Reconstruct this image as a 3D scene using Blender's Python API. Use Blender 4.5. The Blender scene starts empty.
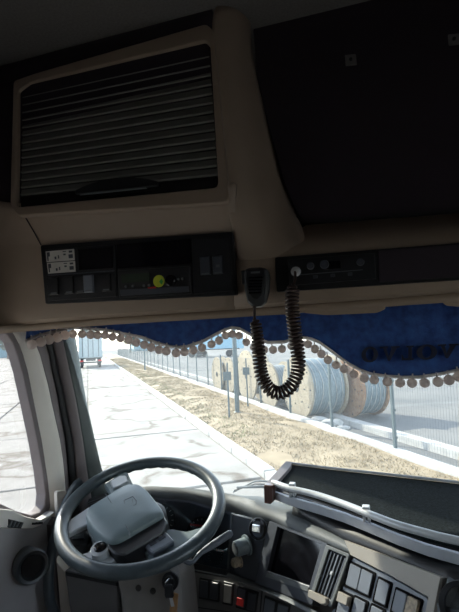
import bpy, bmesh, math, random
from mathutils import Vector, Matrix, noise
random.seed(7)
scene = bpy.context.scene
COL = scene.collection
R = math.radians

# ------------------------------------------------------------------ camera
F, CX, CY = 460.0, 229.5, 306.0
CAM = Vector((0, 0, 2.5))
YAW, PITCH, ROLL = R(17), R(4.1), R(2.5)
FW = Vector((-math.sin(YAW)*math.cos(PITCH), math.cos(YAW)*math.cos(PITCH), math.sin(PITCH)))
_r = Vector((math.cos(YAW), math.sin(YAW), 0)); _u = _r.cross(FW)
RT = _r*math.cos(ROLL) - _u*math.sin(ROLL)
UP = _u*math.cos(ROLL) + _r*math.sin(ROLL)
cd = bpy.data.cameras.new('camera'); cam = bpy.data.objects.new('camera', cd); COL.objects.link(cam)
cd.sensor_fit = 'VERTICAL'; cd.sensor_height = 24.0; cd.lens = 24.0*F/612.0
cd.clip_start = 0.02; cd.clip_end = 600
cam.matrix_world = Matrix(((RT.x, UP.x, -FW.x, CAM.x), (RT.y, UP.y, -FW.y, CAM.y), (RT.z, UP.z, -FW.z, CAM.z), (0, 0, 0, 1)))
scene.camera = cam

# ------------------------------------------------------------------ light
scene.view_settings.view_transform = 'Standard'
scene.view_settings.look = 'None'
scene.view_settings.gamma = 1.0
scene.view_settings.use_curve_mapping = False
scene.view_settings.exposure = 1.4
scene.cycles.use_denoising = True
scene.cycles.max_bounces = 10
scene.cycles.diffuse_bounces = 6
scene.cycles.transparent_max_bounces = 12
scene.cycles.sample_clamp_indirect = 6.0
SUNDIR = Vector((0.72, -0.42, -0.52)).normalized()     # the way the light travels
w = bpy.data.worlds.new('sky'); scene.world = w; w.use_nodes = True
nt = w.node_tree; nt.nodes.clear()
wo = nt.nodes.new('ShaderNodeOutputWorld'); bg = nt.nodes.new('ShaderNodeBackground')
sk = nt.nodes.new('ShaderNodeTexSky'); sk.sky_type = 'NISHITA'; sk.sun_disc = False
sk.sun_elevation = math.asin(-SUNDIR.z); sk.sun_rotation = math.atan2(-SUNDIR.x, -SUNDIR.y)
sk.dust_density = 0.6; sk.air_density = 1.0; sk.ozone_density = 1.5
hs = nt.nodes.new('ShaderNodeHueSaturation'); hs.inputs['Saturation'].default_value = 0.5; nt.links.new(sk.outputs[0], hs.inputs['Color']); nt.links.new(hs.outputs[0], bg.inputs[0]); nt.links.new(bg.outputs[0], wo.inputs[0])
bg.inputs[1].default_value = 0.22
sd = bpy.data.lights.new('sun', 'SUN'); sun = bpy.data.objects.new('sun', sd); COL.objects.link(sun)
sd.energy = 3.4; sd.angle = R(0.7); sd.color = (1.0, 0.90, 0.76)
sun.rotation_euler = SUNDIR.to_track_quat('-Z', 'Y').to_euler()
sun.location = (-8, 4, 9)

# ------------------------------------------------------------------ rays from picture points to planes of the cab
def ray(u, v): return FW + RT*((u-CX)/F) - UP*((v-CY)/F)
def atY(u, v, y): d = ray(u, v); return CAM + d*(y/d.y)
def atX(u, v, x): d = ray(u, v); return CAM + d*(x/d.x)
def atZ(u, v, z): d = ray(u, v); return CAM + d*((z-CAM.z)/d.z)
def plane(p, n):
    n = Vector(n).normalized(); p = Vector(p)
    if n.dot(CAM-p) < 0: n = -n
    return (p, n)
def hit(u, v, pl): d = ray(u, v); return CAM + d*((pl[0]-CAM).dot(pl[1])/d.dot(pl[1]))
def lerp(a, b, t): return a + (b-a)*t
def quad_px(c, s, t):          # bilinear in a pixel quad TL TR BR BL
    a = (lerp(c[0][0], c[1][0], s), lerp(c[0][1], c[1][1], s)); b = (lerp(c[3][0], c[2][0], s), lerp(c[3][1], c[2][1], s))
    return (lerp(a[0], b[0], t), lerp(a[1], b[1], t))
def sub(c, s0, t0, s1, t1): return [quad_px(c, s0, t0), quad_px(c, s1, t0), quad_px(c, s1, t1), quad_px(c, s0, t1)]

# ------------------------------------------------------------------ materials
MATS = {}
def mat(name, col, rough=0.6, metal=0.0, var=0.12, scale=40.0, bump=0.0, bscale=None, coat=0.0, spec=0.5, stretch=None, col2=None, coord='Object', sheen=0.0):
    if name in MATS: return MATS[name]
    m = bpy.data.materials.new(name); m.use_nodes = True; n = m.node_tree; b = n.nodes['Principled BSDF']
    b.inputs['Roughness'].default_value = rough; b.inputs['Metallic'].default_value = metal
    b.inputs['Coat Weight'].default_value = coat; b.inputs['Specular IOR Level'].default_value = spec
    if sheen: b.inputs['Sheen Weight'].default_value = sheen
    tc = n.nodes.new('ShaderNodeTexCoord'); src = tc.outputs[coord]
    if stretch:
        mp = n.nodes.new('ShaderNodeMapping'); mp.inputs['Scale'].default_value = stretch; n.links.new(src, mp.inputs[0]); src = mp.outputs[0]
    tx = n.nodes.new('ShaderNodeTexNoise'); tx.inputs['Scale'].default_value = scale; tx.inputs['Detail'].default_value = 6
    n.links.new(src, tx.inputs['Vector'])
    rp = n.nodes.new('ShaderNodeValToRGB'); c = Vector(col); c2 = Vector(col2) if col2 else c*(1+var)
    rp.color_ramp.elements[0].position = 0.32; rp.color_ramp.elements[1].position = 0.68
    c1 = c if col2 else c*(1-var)
    rp.color_ramp.elements[0].color = (*c1, 1); rp.color_ramp.elements[1].color = (*[min(1, q) for q in c2], 1)
    n.links.new(tx.outputs[0], rp.inputs[0]); n.links.new(rp.outputs[0], b.inputs['Base Color'])
    if bump:
        t2 = n.nodes.new('ShaderNodeTexNoise'); t2.inputs['Scale'].default_value = bscale or scale*6; t2.inputs['Detail'].default_value = 3
        n.links.new(src, t2.inputs['Vector'])
        bp = n.nodes.new('ShaderNodeBump'); bp.inputs['Strength'].default_value = bump; bp.inputs['Distance'].default_value = 0.002
        n.links.new(t2.outputs[0], bp.inputs['Height']); n.links.new(bp.outputs[0], b.inputs['Normal'])
    MATS[name] = m; return m
def glass_mat(name, tint=(1, 1, 1), film=0.0, refl=1.0):
    m = bpy.data.materials.new(name); m.use_nodes = True; n = m.node_tree; n.nodes.clear()
    o = n.nodes.new('ShaderNodeOutputMaterial'); tr = n.nodes.new('ShaderNodeBsdfTransparent'); tr.inputs[0].default_value = (*tint, 1)
    gl = n.nodes.new('ShaderNodeBsdfGlossy'); gl.inputs['Roughness'].default_value = 0.02
    fr = n.nodes.new('ShaderNodeFresnel'); fr.inputs[0].default_value = 1.45
    mu = n.nodes.new('ShaderNodeMath'); mu.operation = 'MULTIPLY'; mu.inputs[1].default_value = refl; n.links.new(fr.outputs[0], mu.inputs[0])
    mx = n.nodes.new('ShaderNodeMixShader'); n.links.new(mu.outputs[0], mx.inputs[0]); n.links.new(tr.outputs[0], mx.inputs[1]); n.links.new(gl.outputs[0], mx.inputs[2])
    out = mx.outputs[0]
    if film:
        tl = n.nodes.new('ShaderNodeBsdfTranslucent'); tl.inputs[0].default_value = (0.8, 0.88, 0.95, 1)
        m2 = n.nodes.new('ShaderNodeMixShader')
        tx = n.nodes.new('ShaderNodeTexNoise'); tx.inputs['Scale'].default_value = 3.0; tx.inputs['Detail'].default_value = 5
        tc = n.nodes.new('ShaderNodeTexCoord'); n.links.new(tc.outputs['Object'], tx.inputs['Vector'])
        mr = n.nodes.new('ShaderNodeMapRange'); mr.inputs[3].default_value = film*0.6; mr.inputs[4].default_value = film*1.4
        n.links.new(tx.outputs[0], mr.inputs[0]); n.links.new(mr.outputs[0], m2.inputs[0])
        n.links.new(out, m2.inputs[1]); n.links.new(tl.outputs[0], m2.inputs[2]); out = m2.outputs[0]
    n.links.new(out, o.inputs[0]); return m

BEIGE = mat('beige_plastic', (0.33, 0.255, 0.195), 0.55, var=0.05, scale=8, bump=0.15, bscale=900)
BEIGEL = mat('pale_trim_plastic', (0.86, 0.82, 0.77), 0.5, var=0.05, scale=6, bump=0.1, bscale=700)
DARKTRIM = mat('dark_plum_trim', (0.024, 0.016, 0.025), 0.7, var=0.1, scale=10, bump=0.1, bscale=600)
HEADL = mat('headliner_fabric', (0.20, 0.19, 0.18), 0.95, var=0.12, scale=150, bump=0.4, bscale=500)
BLACK = mat('black_plastic', (0.012, 0.013, 0.016), 0.4, var=0.2, scale=30, bump=0.08, bscale=800)
BLACKG = mat('black_gloss', (0.006, 0.006, 0.008), 0.12, var=0.1, scale=10)
RUBBER = mat('black_rubber', (0.018, 0.019, 0.022), 0.55, var=0.15, scale=60)
SLAT = mat('shutter_slat_grey', (0.21, 0.215, 0.195), 0.45, var=0.06, scale=20, stretch=(1, 8, 8))
DASHT = mat('dash_top_grey', (0.13, 0.145, 0.155), 0.62, var=0.08, scale=14, bump=0.25, bscale=500)
DASHF = mat('dash_face_slate', (0.060, 0.068, 0.085), 0.38, var=0.08, scale=14, bump=0.12, bscale=600)
DASHG = mat('dash_button_blue_grey', (0.16, 0.18, 0.215), 0.4, var=0.06, scale=30)
DASHL = mat('dash_lower_grey', (0.16, 0.16, 0.165), 0.55, var=0.08, scale=12, bump=0.15, bscale=600)
DASHTAN = mat('dash_edge_taupe', (0.36, 0.33, 0.29), 0.5, var=0.07, scale=10, bump=0.15, bscale=500)
WHEELM = mat('wheel_leather', (0.060, 0.078, 0.088), 0.33, var=0.12, scale=60, bump=0.25, bscale=350, coat=0.15)
PAD = mat('airbag_pad_grey', (0.18, 0.23, 0.245), 0.42, var=0.06, scale=20, bump=0.2, bscale=500)
SILVER = mat('silver_paint', (0.56, 0.58, 0.60), 0.32, metal=0.1, var=0.05, scale=15)
CHROME = mat('chrome', (0.75, 0.76, 0.78), 0.15, metal=1.0, var=0.03)
DOORG = mat('door_panel_grey', (0.40, 0.385, 0.395), 0.6, var=0.06, scale=10, bump=0.2, bscale=500)
PILLARP = mat('pillar_plum_grey', (0.20, 0.175, 0.185), 0.6, var=0.06, scale=10, bump=0.15, bscale=400)
PILLARG = mat('pillar_green_grey', (0.08, 0.10, 0.10), 0.5, var=0.1, scale=10)
WHITEP = mat('white_sticker', (0.62, 0.60, 0.56), 0.6, var=0.05)
BROWNW = mat('tray_end_brown_wood', (0.10, 0.045, 0.035), 0.35, var=0.3, scale=25, stretch=(8, 1, 1), coat=0.4)
MATBLK = mat('tray_mat_black', (0.012, 0.016, 0.017), 1.0, var=0.6, scale=150, bump=0.9, bscale=420, spec=0.1)
VELVET = mat('blue_velvet', (0.007, 0.040, 0.17), 0.8, col2=(0.030, 0.115, 0.38), scale=40, bump=0.6, bscale=200, sheen=0.4)
VELVETD = mat('navy_lettering', (0.006, 0.010, 0.035), 0.8, var=0.2, scale=60)
BRAID = mat('white_braid', (0.78, 0.74, 0.72), 0.9, var=0.12, scale=120, bump=0.6, bscale=300)
POM = mat('pompom_wool', (0.88, 0.80, 0.77), 1.0, var=0.14, scale=200, bump=1.0, bscale=260)
RED = mat('red_mark', (0.65, 0.03, 0.03), 0.5, var=0.1)
LIMEY = mat('lime_yellow_sticker', (0.55, 0.62, 0.04), 0.4, var=0.08)
GREENS = mat('green_sticker', (0.05, 0.4, 0.08), 0.4, var=0.08)
TANWORN = mat('worn_tan_plastic', (0.55, 0.44, 0.30), 0.6, col2=(0.24, 0.21, 0.18), scale=120)
LEATHT = mat('tan_leather_fob', (0.35, 0.2, 0.09), 0.6, var=0.2, scale=50)
def translucent(m, amt, col):
    n = m.node_tree; b = n.nodes['Principled BSDF']; o = [x for x in n.nodes if x.type == 'OUTPUT_MATERIAL'][0]
    t = n.nodes.new('ShaderNodeBsdfTranslucent'); t.inputs[0].default_value = (*col, 1); mx = n.nodes.new('ShaderNodeMixShader'); mx.inputs[0].default_value = amt
    n.links.new(b.outputs[0], mx.inputs[1]); n.links.new(t.outputs[0], mx.inputs[2]); n.links.new(mx.outputs[0], o.inputs[0])
translucent(POM, 0.62, (0.75, 0.66, 0.62)); translucent(BRAID, 0.75, (0.7, 0.66, 0.64)); translucent(VELVET, 0.12, (0.02, 0.10, 0.5))
GLASSF = glass_mat('windscreen_glass', (0.93, 0.97, 0.97), film=0.03)
GLASSS = glass_mat('side_glass', (0.97, 0.99, 0.99), film=0.015, refl=0.35)
GLASSC = glass_mat('cluster_glass', (0.75, 0.8, 0.85), refl=1.6)
GLASSL = glass_mat('lorry_glass', (0.2, 0.25, 0.3), refl=1.5)

# ------------------------------------------------------------------ mesh helpers
OFF = {}
def tag(o, label=None, cat=None, group=None, kind=None):
    if label: o['label'] = label
    if cat: o['category'] = cat
    if group: o['group'] = group
    if kind: o['kind'] = kind
    return o
def empty(name, loc, label=None, cat=None, group=None, kind=None):
    o = bpy.data.objects.new(name, None); COL.objects.link(o); o.location = loc; o.empty_display_size = 0.05
    OFF[o.name] = Vector(loc); return tag(o, label, cat, group, kind)
def build(name, bm, m, parent=None, smooth=False, autos=None, bevel=0, origin=None):
    if parent is not None: off = OFF[parent.name]
    elif origin is not None: off = Vector(origin)
    else:
        vs = [v.co for v in bm.verts]
        off = Vector(((min(v.x for v in vs)+max(v.x for v in vs))/2, (min(v.y for v in vs)+max(v.y for v in vs))/2, min(v.z for v in vs)))
    bmesh.ops.translate(bm, verts=bm.verts, vec=-off)
    me = bpy.data.meshes.new(name); bmesh.ops.recalc_face_normals(bm, faces=bm.faces)
    bm.to_mesh(me); bm.free()
    ms = m if isinstance(m, (list, tuple)) else [m]
    for q in ms: me.materials.append(q)
    o = bpy.data.objects.new(name, me); COL.objects.link(o)
    if parent is not None: o.parent = parent
    else: o.location = off
    OFF[o.name] = off
    if smooth or autos:
        for p in me.polygons: p.use_smooth = True
        if autos:
            me.set_sharp_from_angle(angle=R(autos))
    if bevel:
        b = o.modifiers.new('edge', 'BEVEL'); b.width = bevel; b.segments = 2; b.limit_method = 'ANGLE'; b.angle_limit = R(40)
    return o
def dup(o, parent=None, loc=None, label=None, group=None):
    c = o.copy(); COL.objects.link(c)
    if parent is not None: c.parent = parent
    if loc is not None: c.location = loc
    if label: c['label'] = label
    if group: c['group'] = group
    OFF[c.name] = OFF.get(o.name, Vector())
    for ch in list(o.children): dup(ch, c)
    return c
def rounded(pts, r, n=4):
    if r <= 0: return list(pts)
    out = []; N = len(pts)
    for i in range(N):
        p0, p, p1 = pts[i-1], pts[i], pts[(i+1) % N]
        a = p0-p; b = p1-p
        ra = min(r, a.length*0.45); rb = min(r, b.length*0.45)
        A = p+a.normalized()*ra; B = p+b.normalized()*rb
        for k in range(n+1):
            t = k/n; out.append(A*(1-t)**2+p*2*t*(1-t)+B*t*t)
    return out
def add_prism(bm, front, back, mi=0):
    a = [bm.verts.new(p) for p in front]; b = [bm.verts.new(p) for p in back]; N = len(a)
    fs = [bm.faces.new(a), bm.faces.new(b[::-1])]
    for i in range(N): fs.append(bm.faces.new((a[i], b[i], b[(i+1) % N], a[(i+1) % N])))
    for f in fs: f.material_index = mi
    return fs
def slab_bm(bm, px, pl, depth, off=0.0, rnd=0.0, inset=0.0, mi=0):
    n = pl[1]; pts = [hit(u, v, pl) for u, v in px]
    pts = rounded(pts, rnd)
    c = sum(pts, Vector())/len(pts)
    if inset:
        mid = [p+n*(off-inset) for p in pts]
        top = [p+(c-p).normalized()*inset+n*off for p in pts]
        bot = [p+n*(off-depth) for p in pts]
        A = [bm.verts.new(p) for p in top]; B = [bm.verts.new(p) for p in mid]; D = [bm.verts.new(p) for p in bot]; N = len(A)
        fs = [bm.faces.new(A), bm.faces.new(D[::-1])]
        for i in range(N):
            j = (i+1) % N
            fs.append(bm.faces.new((A[i], B[i], B[j], A[j]))); fs.append(bm.faces.new((B[i], D[i], D[j], B[j])))
        for f in fs: f.material_index = mi
    else:
        add_prism(bm, [p+n*off for p in pts], [p+n*(off-depth) for p in pts], mi)
def slab(name, px, pl, depth, m, parent, off=0.0, rnd=0.0, inset=0.0, autos=30):
    bm = bmesh.new(); slab_bm(bm, px, pl, depth, off, rnd, inset)
    return build(name, bm, m, parent, autos=autos)
def ring(name, outer, inner, pl, depth, m, parent, off=0.0, ro=0.01, ri=0.01, bevel=0.0):
    bm = bmesh.new(); n = pl[1]
    O = rounded([hit(u, v, pl) for u, v in outer], ro, 5); I = rounded([hit(u, v, pl) for u, v in inner], ri, 5)
    N = len(O)
    of = [bm.verts.new(p+n*off) for p in O]; ob = [bm.verts.new(p+n*(off-depth)) for p in O]
    f = [bm.verts.new(p+n*off) for p in I]; b = [bm.verts.new(p+n*(off-depth)) for p in I]
    for i in range(N):
        j = (i+1) % N
        bm.faces.new((of[i], of[j], f[j], f[i])); bm.faces.new((ob[j], ob[i], b[i], b[j]))
        bm.faces.new((of[j], of[i], ob[i], ob[j])); bm.faces.new((f[i], f[j], b[j], b[i]))
    return build(name, bm, m, parent, autos=35, bevel=bevel)
def frames(pts, closed=False):
    N = len(pts); T = []
    for i in range(N):
        a = pts[i-1] if (i > 0 or closed) else pts[i]; b = pts[(i+1) % N] if (i < N-1 or closed) else pts[i]
        T.append((b-a).normalized())
    up = Vector((0, 0, 1)) if abs(T[0].z) < 0.9 else Vector((0, 1, 0))
    nrm = (up-T[0]*up.dot(T[0])).normalized(); out = []
    for t in T:
        nrm = (nrm-t*nrm.dot(t)).normalized(); out.append((nrm.copy(), t.cross(nrm)))
    return out
def add_tube(bm, pts, r, segs=8, closed=False, flat=1.0, mi=0):
    pts = [Vector(p) for p in pts]; fr = frames(pts, closed); rows = []
    for i, p in enumerate(pts):
        rr = r[i] if isinstance(r, (list, tuple)) else r; a, b = fr[i]
        rows.append([bm.verts.new(p+a*(rr*math.cos(2*math.pi*k/segs)*flat)+b*(rr*math.sin(2*math.pi*k/segs))) for k in range(segs)])
    N = len(rows)
    for i in range(N if closed else N-1):
        A, B = rows[i], rows[(i+1) % N]
        for k in range(segs): bm.faces.new((A[k], A[(k+1) % segs], B[(k+1) % segs], B[k])).material_index = mi
    if not closed:
        bm.faces.new(rows[0][::-1]).material_index = mi; bm.faces.new(rows[-1]).material_index = mi
def smooth_path(pts, n=8):
    pts = [Vector(p) for p in pts]; out = []
    for i in range(len(pts)-1):
        p0 = pts[max(i-1, 0)]; p1 = pts[i]; p2 = pts[i+1]; p3 = pts[min(i+2, len(pts)-1)]
        for k in range(n):
            t = k/n
            out.append(0.5*((2*p1)+(p2-p0)*t+(2*p0-5*p1+4*p2-p3)*t*t+(3*p1-p0-3*p2+p3)*t**3))
    out.append(pts[-1]); return out
def add_box(bm, c, s, M=None, mi=0):
    c = Vector(c); hs = Vector(s)/2; vs = []
    for dx, dy, dz in ((-1,-1,-1),(1,-1,-1),(1,1,-1),(-1,1,-1),(-1,-1,1),(1,-1,1),(1,1,1),(-1,1,1)):
        q = Vector((dx*hs.x, dy*hs.y, dz*hs.z)); q = (M @ q) if M is not None else q
        vs.append(bm.verts.new(c+q))
    for f in ((0,3,2,1),(4,5,6,7),(0,1,5,4),(1,2,6,5),(2,3,7,6),(3,0,4,7)): bm.faces.new([vs[k] for k in f]).material_index = mi
def box(name, c, s, m, parent=None, M=None, bevel=0.0, origin=None):
    bm = bmesh.new(); add_box(bm, c, s, M); return build(name, bm, m, parent, bevel=bevel, origin=origin)
def add_lathe(bm, prof, c, axis, segs=20, mi=0):
    c = Vector(c); ax = Vector(axis).normalized(); a = ax.orthogonal().normalized(); b = ax.cross(a); rows = []
    for r, h in prof:
        rows.append([bm.verts.new(c+ax*h+a*(r*math.cos(2*math.pi*k/segs))+b*(r*math.sin(2*math.pi*k/segs))) for k in range(segs)])
    for A, B in zip(rows, rows[1:]):
        for k in range(segs): bm.faces.new((A[k], A[(k+1) % segs], B[(k+1) % segs], B[k])).material_index = mi
    bm.faces.new(rows[0][::-1]).material_index = mi; bm.faces.new(rows[-1]).material_index = mi
def lathe(name, prof, c, axis, m, parent, segs=20, autos=35):
    bm = bmesh.new(); add_lathe(bm, prof, c, axis, segs); return build(name, bm, m, parent, autos=autos)
def tube(name, pts, r, m, parent, segs=8, closed=False, flat=1.0, autos=60):
    bm = bmesh.new(); add_tube(bm, pts, r, segs, closed, flat); return build(name, bm, m, parent, autos=autos)
def loft(name, rows, m, parent, thick=0.006, autos=35, kind=None, subdiv=0):
    """rows: lists of world points, same length; a skin with real thickness"""
    bm = bmesh.new(); V = [[bm.verts.new(p) for p in r] for r in rows]
    for A, B in zip(V, V[1:]):
        for k in range(len(A)-1): bm.faces.new((A[k], A[k+1], B[k+1], B[k]))
    # face the camera
    bm.normal_update(); s = 0
    for f in bm.faces: s += f.calc_area()*(1 if f.normal.dot(CAM-f.calc_center_median()) > 0 else -1)
    if s < 0: bmesh.ops.reverse_faces(bm, faces=bm.faces)
    vs = [v.co for v in bm.verts]
    off = OFF[parent.name] if parent is not None else Vector((sum(v.x for v in vs)/len(vs), sum(v.y for v in vs)/len(vs), min(v.z for v in vs)))
    bmesh.ops.translate(bm, verts=bm.verts, vec=-off)
    me = bpy.data.meshes.new(name); bm.to_mesh(me); bm.free(); me.materials.append(m)
    o = bpy.data.objects.new(name, me); COL.objects.link(o); OFF[o.name] = off
    if parent is not None: o.parent = parent
    else: o.location = off
    for p in me.polygons: p.use_smooth = True
    me.set_sharp_from_angle(angle=R(autos))
    if subdiv:
        q = o.modifiers.new('round', 'SUBSURF'); q.levels = subdiv; q.render_levels = subdiv
    if thick:
        q = o.modifiers.new('skin', 'SOLIDIFY'); q.thickness = thick; q.offset = -1
    return o
def interp(tab, x):
    if x <= tab[0][0]: return tab[0][1]
    for (a, b), (c, d) in zip(tab, tab[1:]):
        if x <= c: return b+(d-b)*(x-a)/(c-a)
    return tab[-1][1]

# ================================================================== OUTSIDE: yard, road, verge, fence
def ground_mat(name, c1, c2, scale, bump=0.3, extra=None, rough=0.9):
    m = mat(name, c1, rough, col2=c2, scale=scale, bump=bump, bscale=scale*9)
    if extra:       # blotches with a scale and colour of their own
        n = m.node_tree; b = n.nodes['Principled BSDF']; src = b.inputs['Base Color'].links[0].from_socket
        tc = n.nodes.new('ShaderNodeTexCoord'); tx = n.nodes.new('ShaderNodeTexNoise'); tx.inputs['Scale'].default_value = extra[1]; tx.inputs['Detail'].default_value = 8
        n.links.new(tc.outputs['Object'], tx.inputs['Vector'])
        mr = n.nodes.new('ShaderNodeMapRange'); mr.inputs[1].default_value = extra[2]; mr.inputs[2].default_value = extra[2]+0.1
        n.links.new(tx.outputs[0], mr.inputs[0])
        mx = n.nodes.new('ShaderNodeMix'); mx.data_type = 'RGBA'; n.links.new(mr.outputs[0], mx.inputs[0]); n.links.new(src, mx.inputs[6]); mx.inputs[7].default_value = (*extra[0], 1)
        n.links.new(mx.outputs[2], b.inputs['Base Color'])
    return m
CONC = ground_mat('road_concrete', (0.25, 0.235, 0.215), (0.345, 0.33, 0.31), 0.9, extra=((0.21, 0.20, 0.19), 0.7, 0.58))
CONCD = ground_mat('joint_dirt', (0.14, 0.12, 0.10), (0.26, 0.23, 0.2), 3)
YARD = ground_mat('yard_concrete', (0.13, 0.135, 0.135), (0.215, 0.21, 0.20), 0.35, extra=((0.13, 0.14, 0.145), 0.25, 0.58))
DIRT = ground_mat('verge_soil', (0.26, 0.20, 0.12), (0.40, 0.32, 0.21), 1.6, bump=0.8)
KERB = ground_mat('kerb_concrete', (0.42, 0.41, 0.39), (0.55, 0.54, 0.52), 4)
STRAW = mat('dry_grass', (0.27, 0.21, 0.12), 0.9, col2=(0.46, 0.37, 0.235), scale=1.4)
GREENG = mat('green_grass', (0.10, 0.15, 0.05), 0.9, col2=(0.22, 0.25, 0.1), scale=2)
GALV = mat('galvanised_blue_grey', (0.095, 0.13, 0.145), 0.45, metal=0.3, var=0.08, scale=8)
WOODL = mat('pale_drum_wood', (0.36, 0.29, 0.20), 0.8, col2=(0.50, 0.44, 0.34), scale=9, stretch=(1, 1, 6), bump=0.4)
WOODR = mat('reddish_drum_wood', (0.30, 0.16, 0.09), 0.8, col2=(0.44, 0.29, 0.18), scale=9, bump=0.4)
WRAP = mat('grey_blue_cable_wrap', (0.12, 0.165, 0.19), 0.4, col2=(0.26, 0.32, 0.34), scale=7, stretch=(1, 6, 1), bump=0.3, bscale=20)
STEELD = mat('dark_steel', (0.05, 0.055, 0.06), 0.5, metal=0.5)

n = CONC.node_tree; b = n.nodes['Principled BSDF']; src = b.inputs['Base Color'].links[0].from_socket
tc = n.nodes.new('ShaderNodeTexCoord'); geo = n.nodes.new('ShaderNodeNewGeometry')
vo = n.nodes.new('ShaderNodeTexVoronoi'); vo.feature = 'DISTANCE_TO_EDGE'; vo.inputs['Scale'].default_value = 0.42
nz = n.nodes.new('ShaderNodeTexNoise'); nz.inputs['Scale'].default_value = 1.3; nz.inputs['Detail'].default_value = 6; n.links.new(geo.outputs['Position'], nz.inputs['Vector'])
va = n.nodes.new('ShaderNodeVectorMath'); va.operation = 'MULTIPLY_ADD'; va.inputs[1].default_value = (1.2, 1.2, 1.2); n.links.new(nz.outputs[1], va.inputs[0]); n.links.new(geo.outputs['Position'], va.inputs[2]); n.links.new(va.outputs[0], vo.inputs['Vector'])
n2 = n.nodes.new('ShaderNodeTexNoise'); n2.inputs['Scale'].default_value = 0.8; n.links.new(geo.outputs['Position'], n2.inputs['Vector'])
mr = n.nodes.new('ShaderNodeMapRange'); mr.inputs[1].default_value = 0.006; mr.inputs[2].default_value = 0.055; mr.inputs[3].default_value = 1; mr.inputs[4].default_value = 0; n.links.new(vo.outputs['Distance'], mr.inputs[0])
m2_ = n.nodes.new('ShaderNodeMapRange'); m2_.inputs[1].default_value = 0.42; m2_.inputs[2].default_value = 0.50; n.links.new(n2.outputs[0], m2_.inputs[0])
mm = n.nodes.new('ShaderNodeMath'); mm.operation = 'MULTIPLY'; n.links.new(mr.outputs[0], mm.inputs[0]); n.links.new(m2_.outputs[0], mm.inputs[1])
mx = n.nodes.new('ShaderNodeMix'); mx.data_type = 'RGBA'; n.links.new(mm.outputs[0], mx.inputs[0]); n.links.new(src, mx.inputs[6]); mx.inputs[7].default_value = (0.13, 0.105, 0.08, 1); n.links.new(mx.outputs[2], b.inputs['Base Color'])
FA, FB = atZ(187, 380.5, 0), atZ(396, 455, 0)
RD = (FA-FB).normalized()                      # along the road, away from the cab
RN = Vector((-RD.y, RD.x, 0))                  # to the left of the road direction
if RN.x > 0: RN = -RN
KP = atZ(265, 478, 0)                          # on the kerb's road edge
def rp(a, b, z=0.0): return Vector((KP.x, KP.y, 0))+RD*a+RN*b+Vector((0, 0, z))    # a along, b towards the road side
fb = -(FB-KP).dot(RN); fa0 = (FB-KP).dot(RD)   # fence lies at b = -fb

def ground(name, corners, z, m, th=0.05, label=None):
    bm = bmesh.new(); add_prism(bm, [Vector((p.x, p.y, z)) for p in corners], [Vector((p.x, p.y, z-th)) for p in corners])
    o = build(name, bm, m); o['kind'] = 'structure'; return o
ground('ground', [rp(-60, 120), rp(220, 120), rp(220, -160), rp(-60, -160)], -0.10, YARD, 0.3)
road = ground('road', [rp(-30, 30), rp(200, 30), rp(200, 0), rp(-30, 0)], -0.03, CONCD, 0.06)
# road slabs, one object each near the cab
SL, SW = 5.0, 3.0
sb = bmesh.new(); add_box(sb, (0, 0, -0.015), (SW-0.07, SL-0.07, 0.06))
ang = math.atan2(RD.y, RD.x)-math.pi/2
slab0 = build('concrete_slab', sb, CONC, road, bevel=0.012)
first = True
vv = slab0.data
for j in range(-1, 16):
    for i in range(0, 8):
        c = rp(j*SL+SL/2 + (i % 2)*1.2, i*SW+SW/2+0.02, 0.0)
        o = slab0 if first else slab0.copy()
        if not first: COL.objects.link(o); o.parent = road
        first = False
        o.location = c-OFF[road.name]+Vector((0, 0, random.uniform(-0.012, 0.006)))+OFF[road.name]*0
        o.rotation_euler = (random.uniform(-.003, .003), random.uniform(-.003, .003), ang+random.uniform(-.006, .006))
for v in vv.vertices: v.co += OFF[road.name]     # slab mesh is centred on its own origin
far = bmesh.new()
for j in range(16, 38):
    for i in range(0, 9):
        add_box(far, rp(j*SL+SL/2+(i % 2)*1.2, i*SW+SW/2+0.02, -0.015), (SW-0.07, SL-0.07, 0.06), Matrix.Rotation(ang, 3, 'Z'))
for j in range(-1, 16):
    add_box(far, rp(j*SL+SL/2, 8*SW+SW, -0.015), (SW*2-0.07, SL-0.07, 0.06), Matrix.Rotation(ang, 3, 'Z'))
tag(build('far_slabs', far, CONC, road), kind='stuff')
# kerb of separate stones
kerb = ground('kerb', [rp(-30, 0.02), rp(200, 0.02), rp(200, -0.24), rp(-30, -0.24)], -0.02, CONCD, 0.07)
kb = bmesh.new(); add_box(kb, (0, 0, 0.045), (0.22, 0.97, 0.17)); k0 = build('kerb_stone', kb, KERB, kerb, bevel=0.02)
for v in k0.data.vertices: v.co += OFF[kerb.name]
for j in range(-3, 70):
    o = k0 if j == -3 else k0.copy()
    if j != -3: COL.objects.link(o)
    o.parent = kerb
    o.location = rp(j+0.5, -0.11+random.uniform(-.012, .012), random.uniform(-.012, .008))-OFF[kerb.name]
    o.rotation_euler = (0, 0, ang+random.uniform(-.01, .01))
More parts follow.
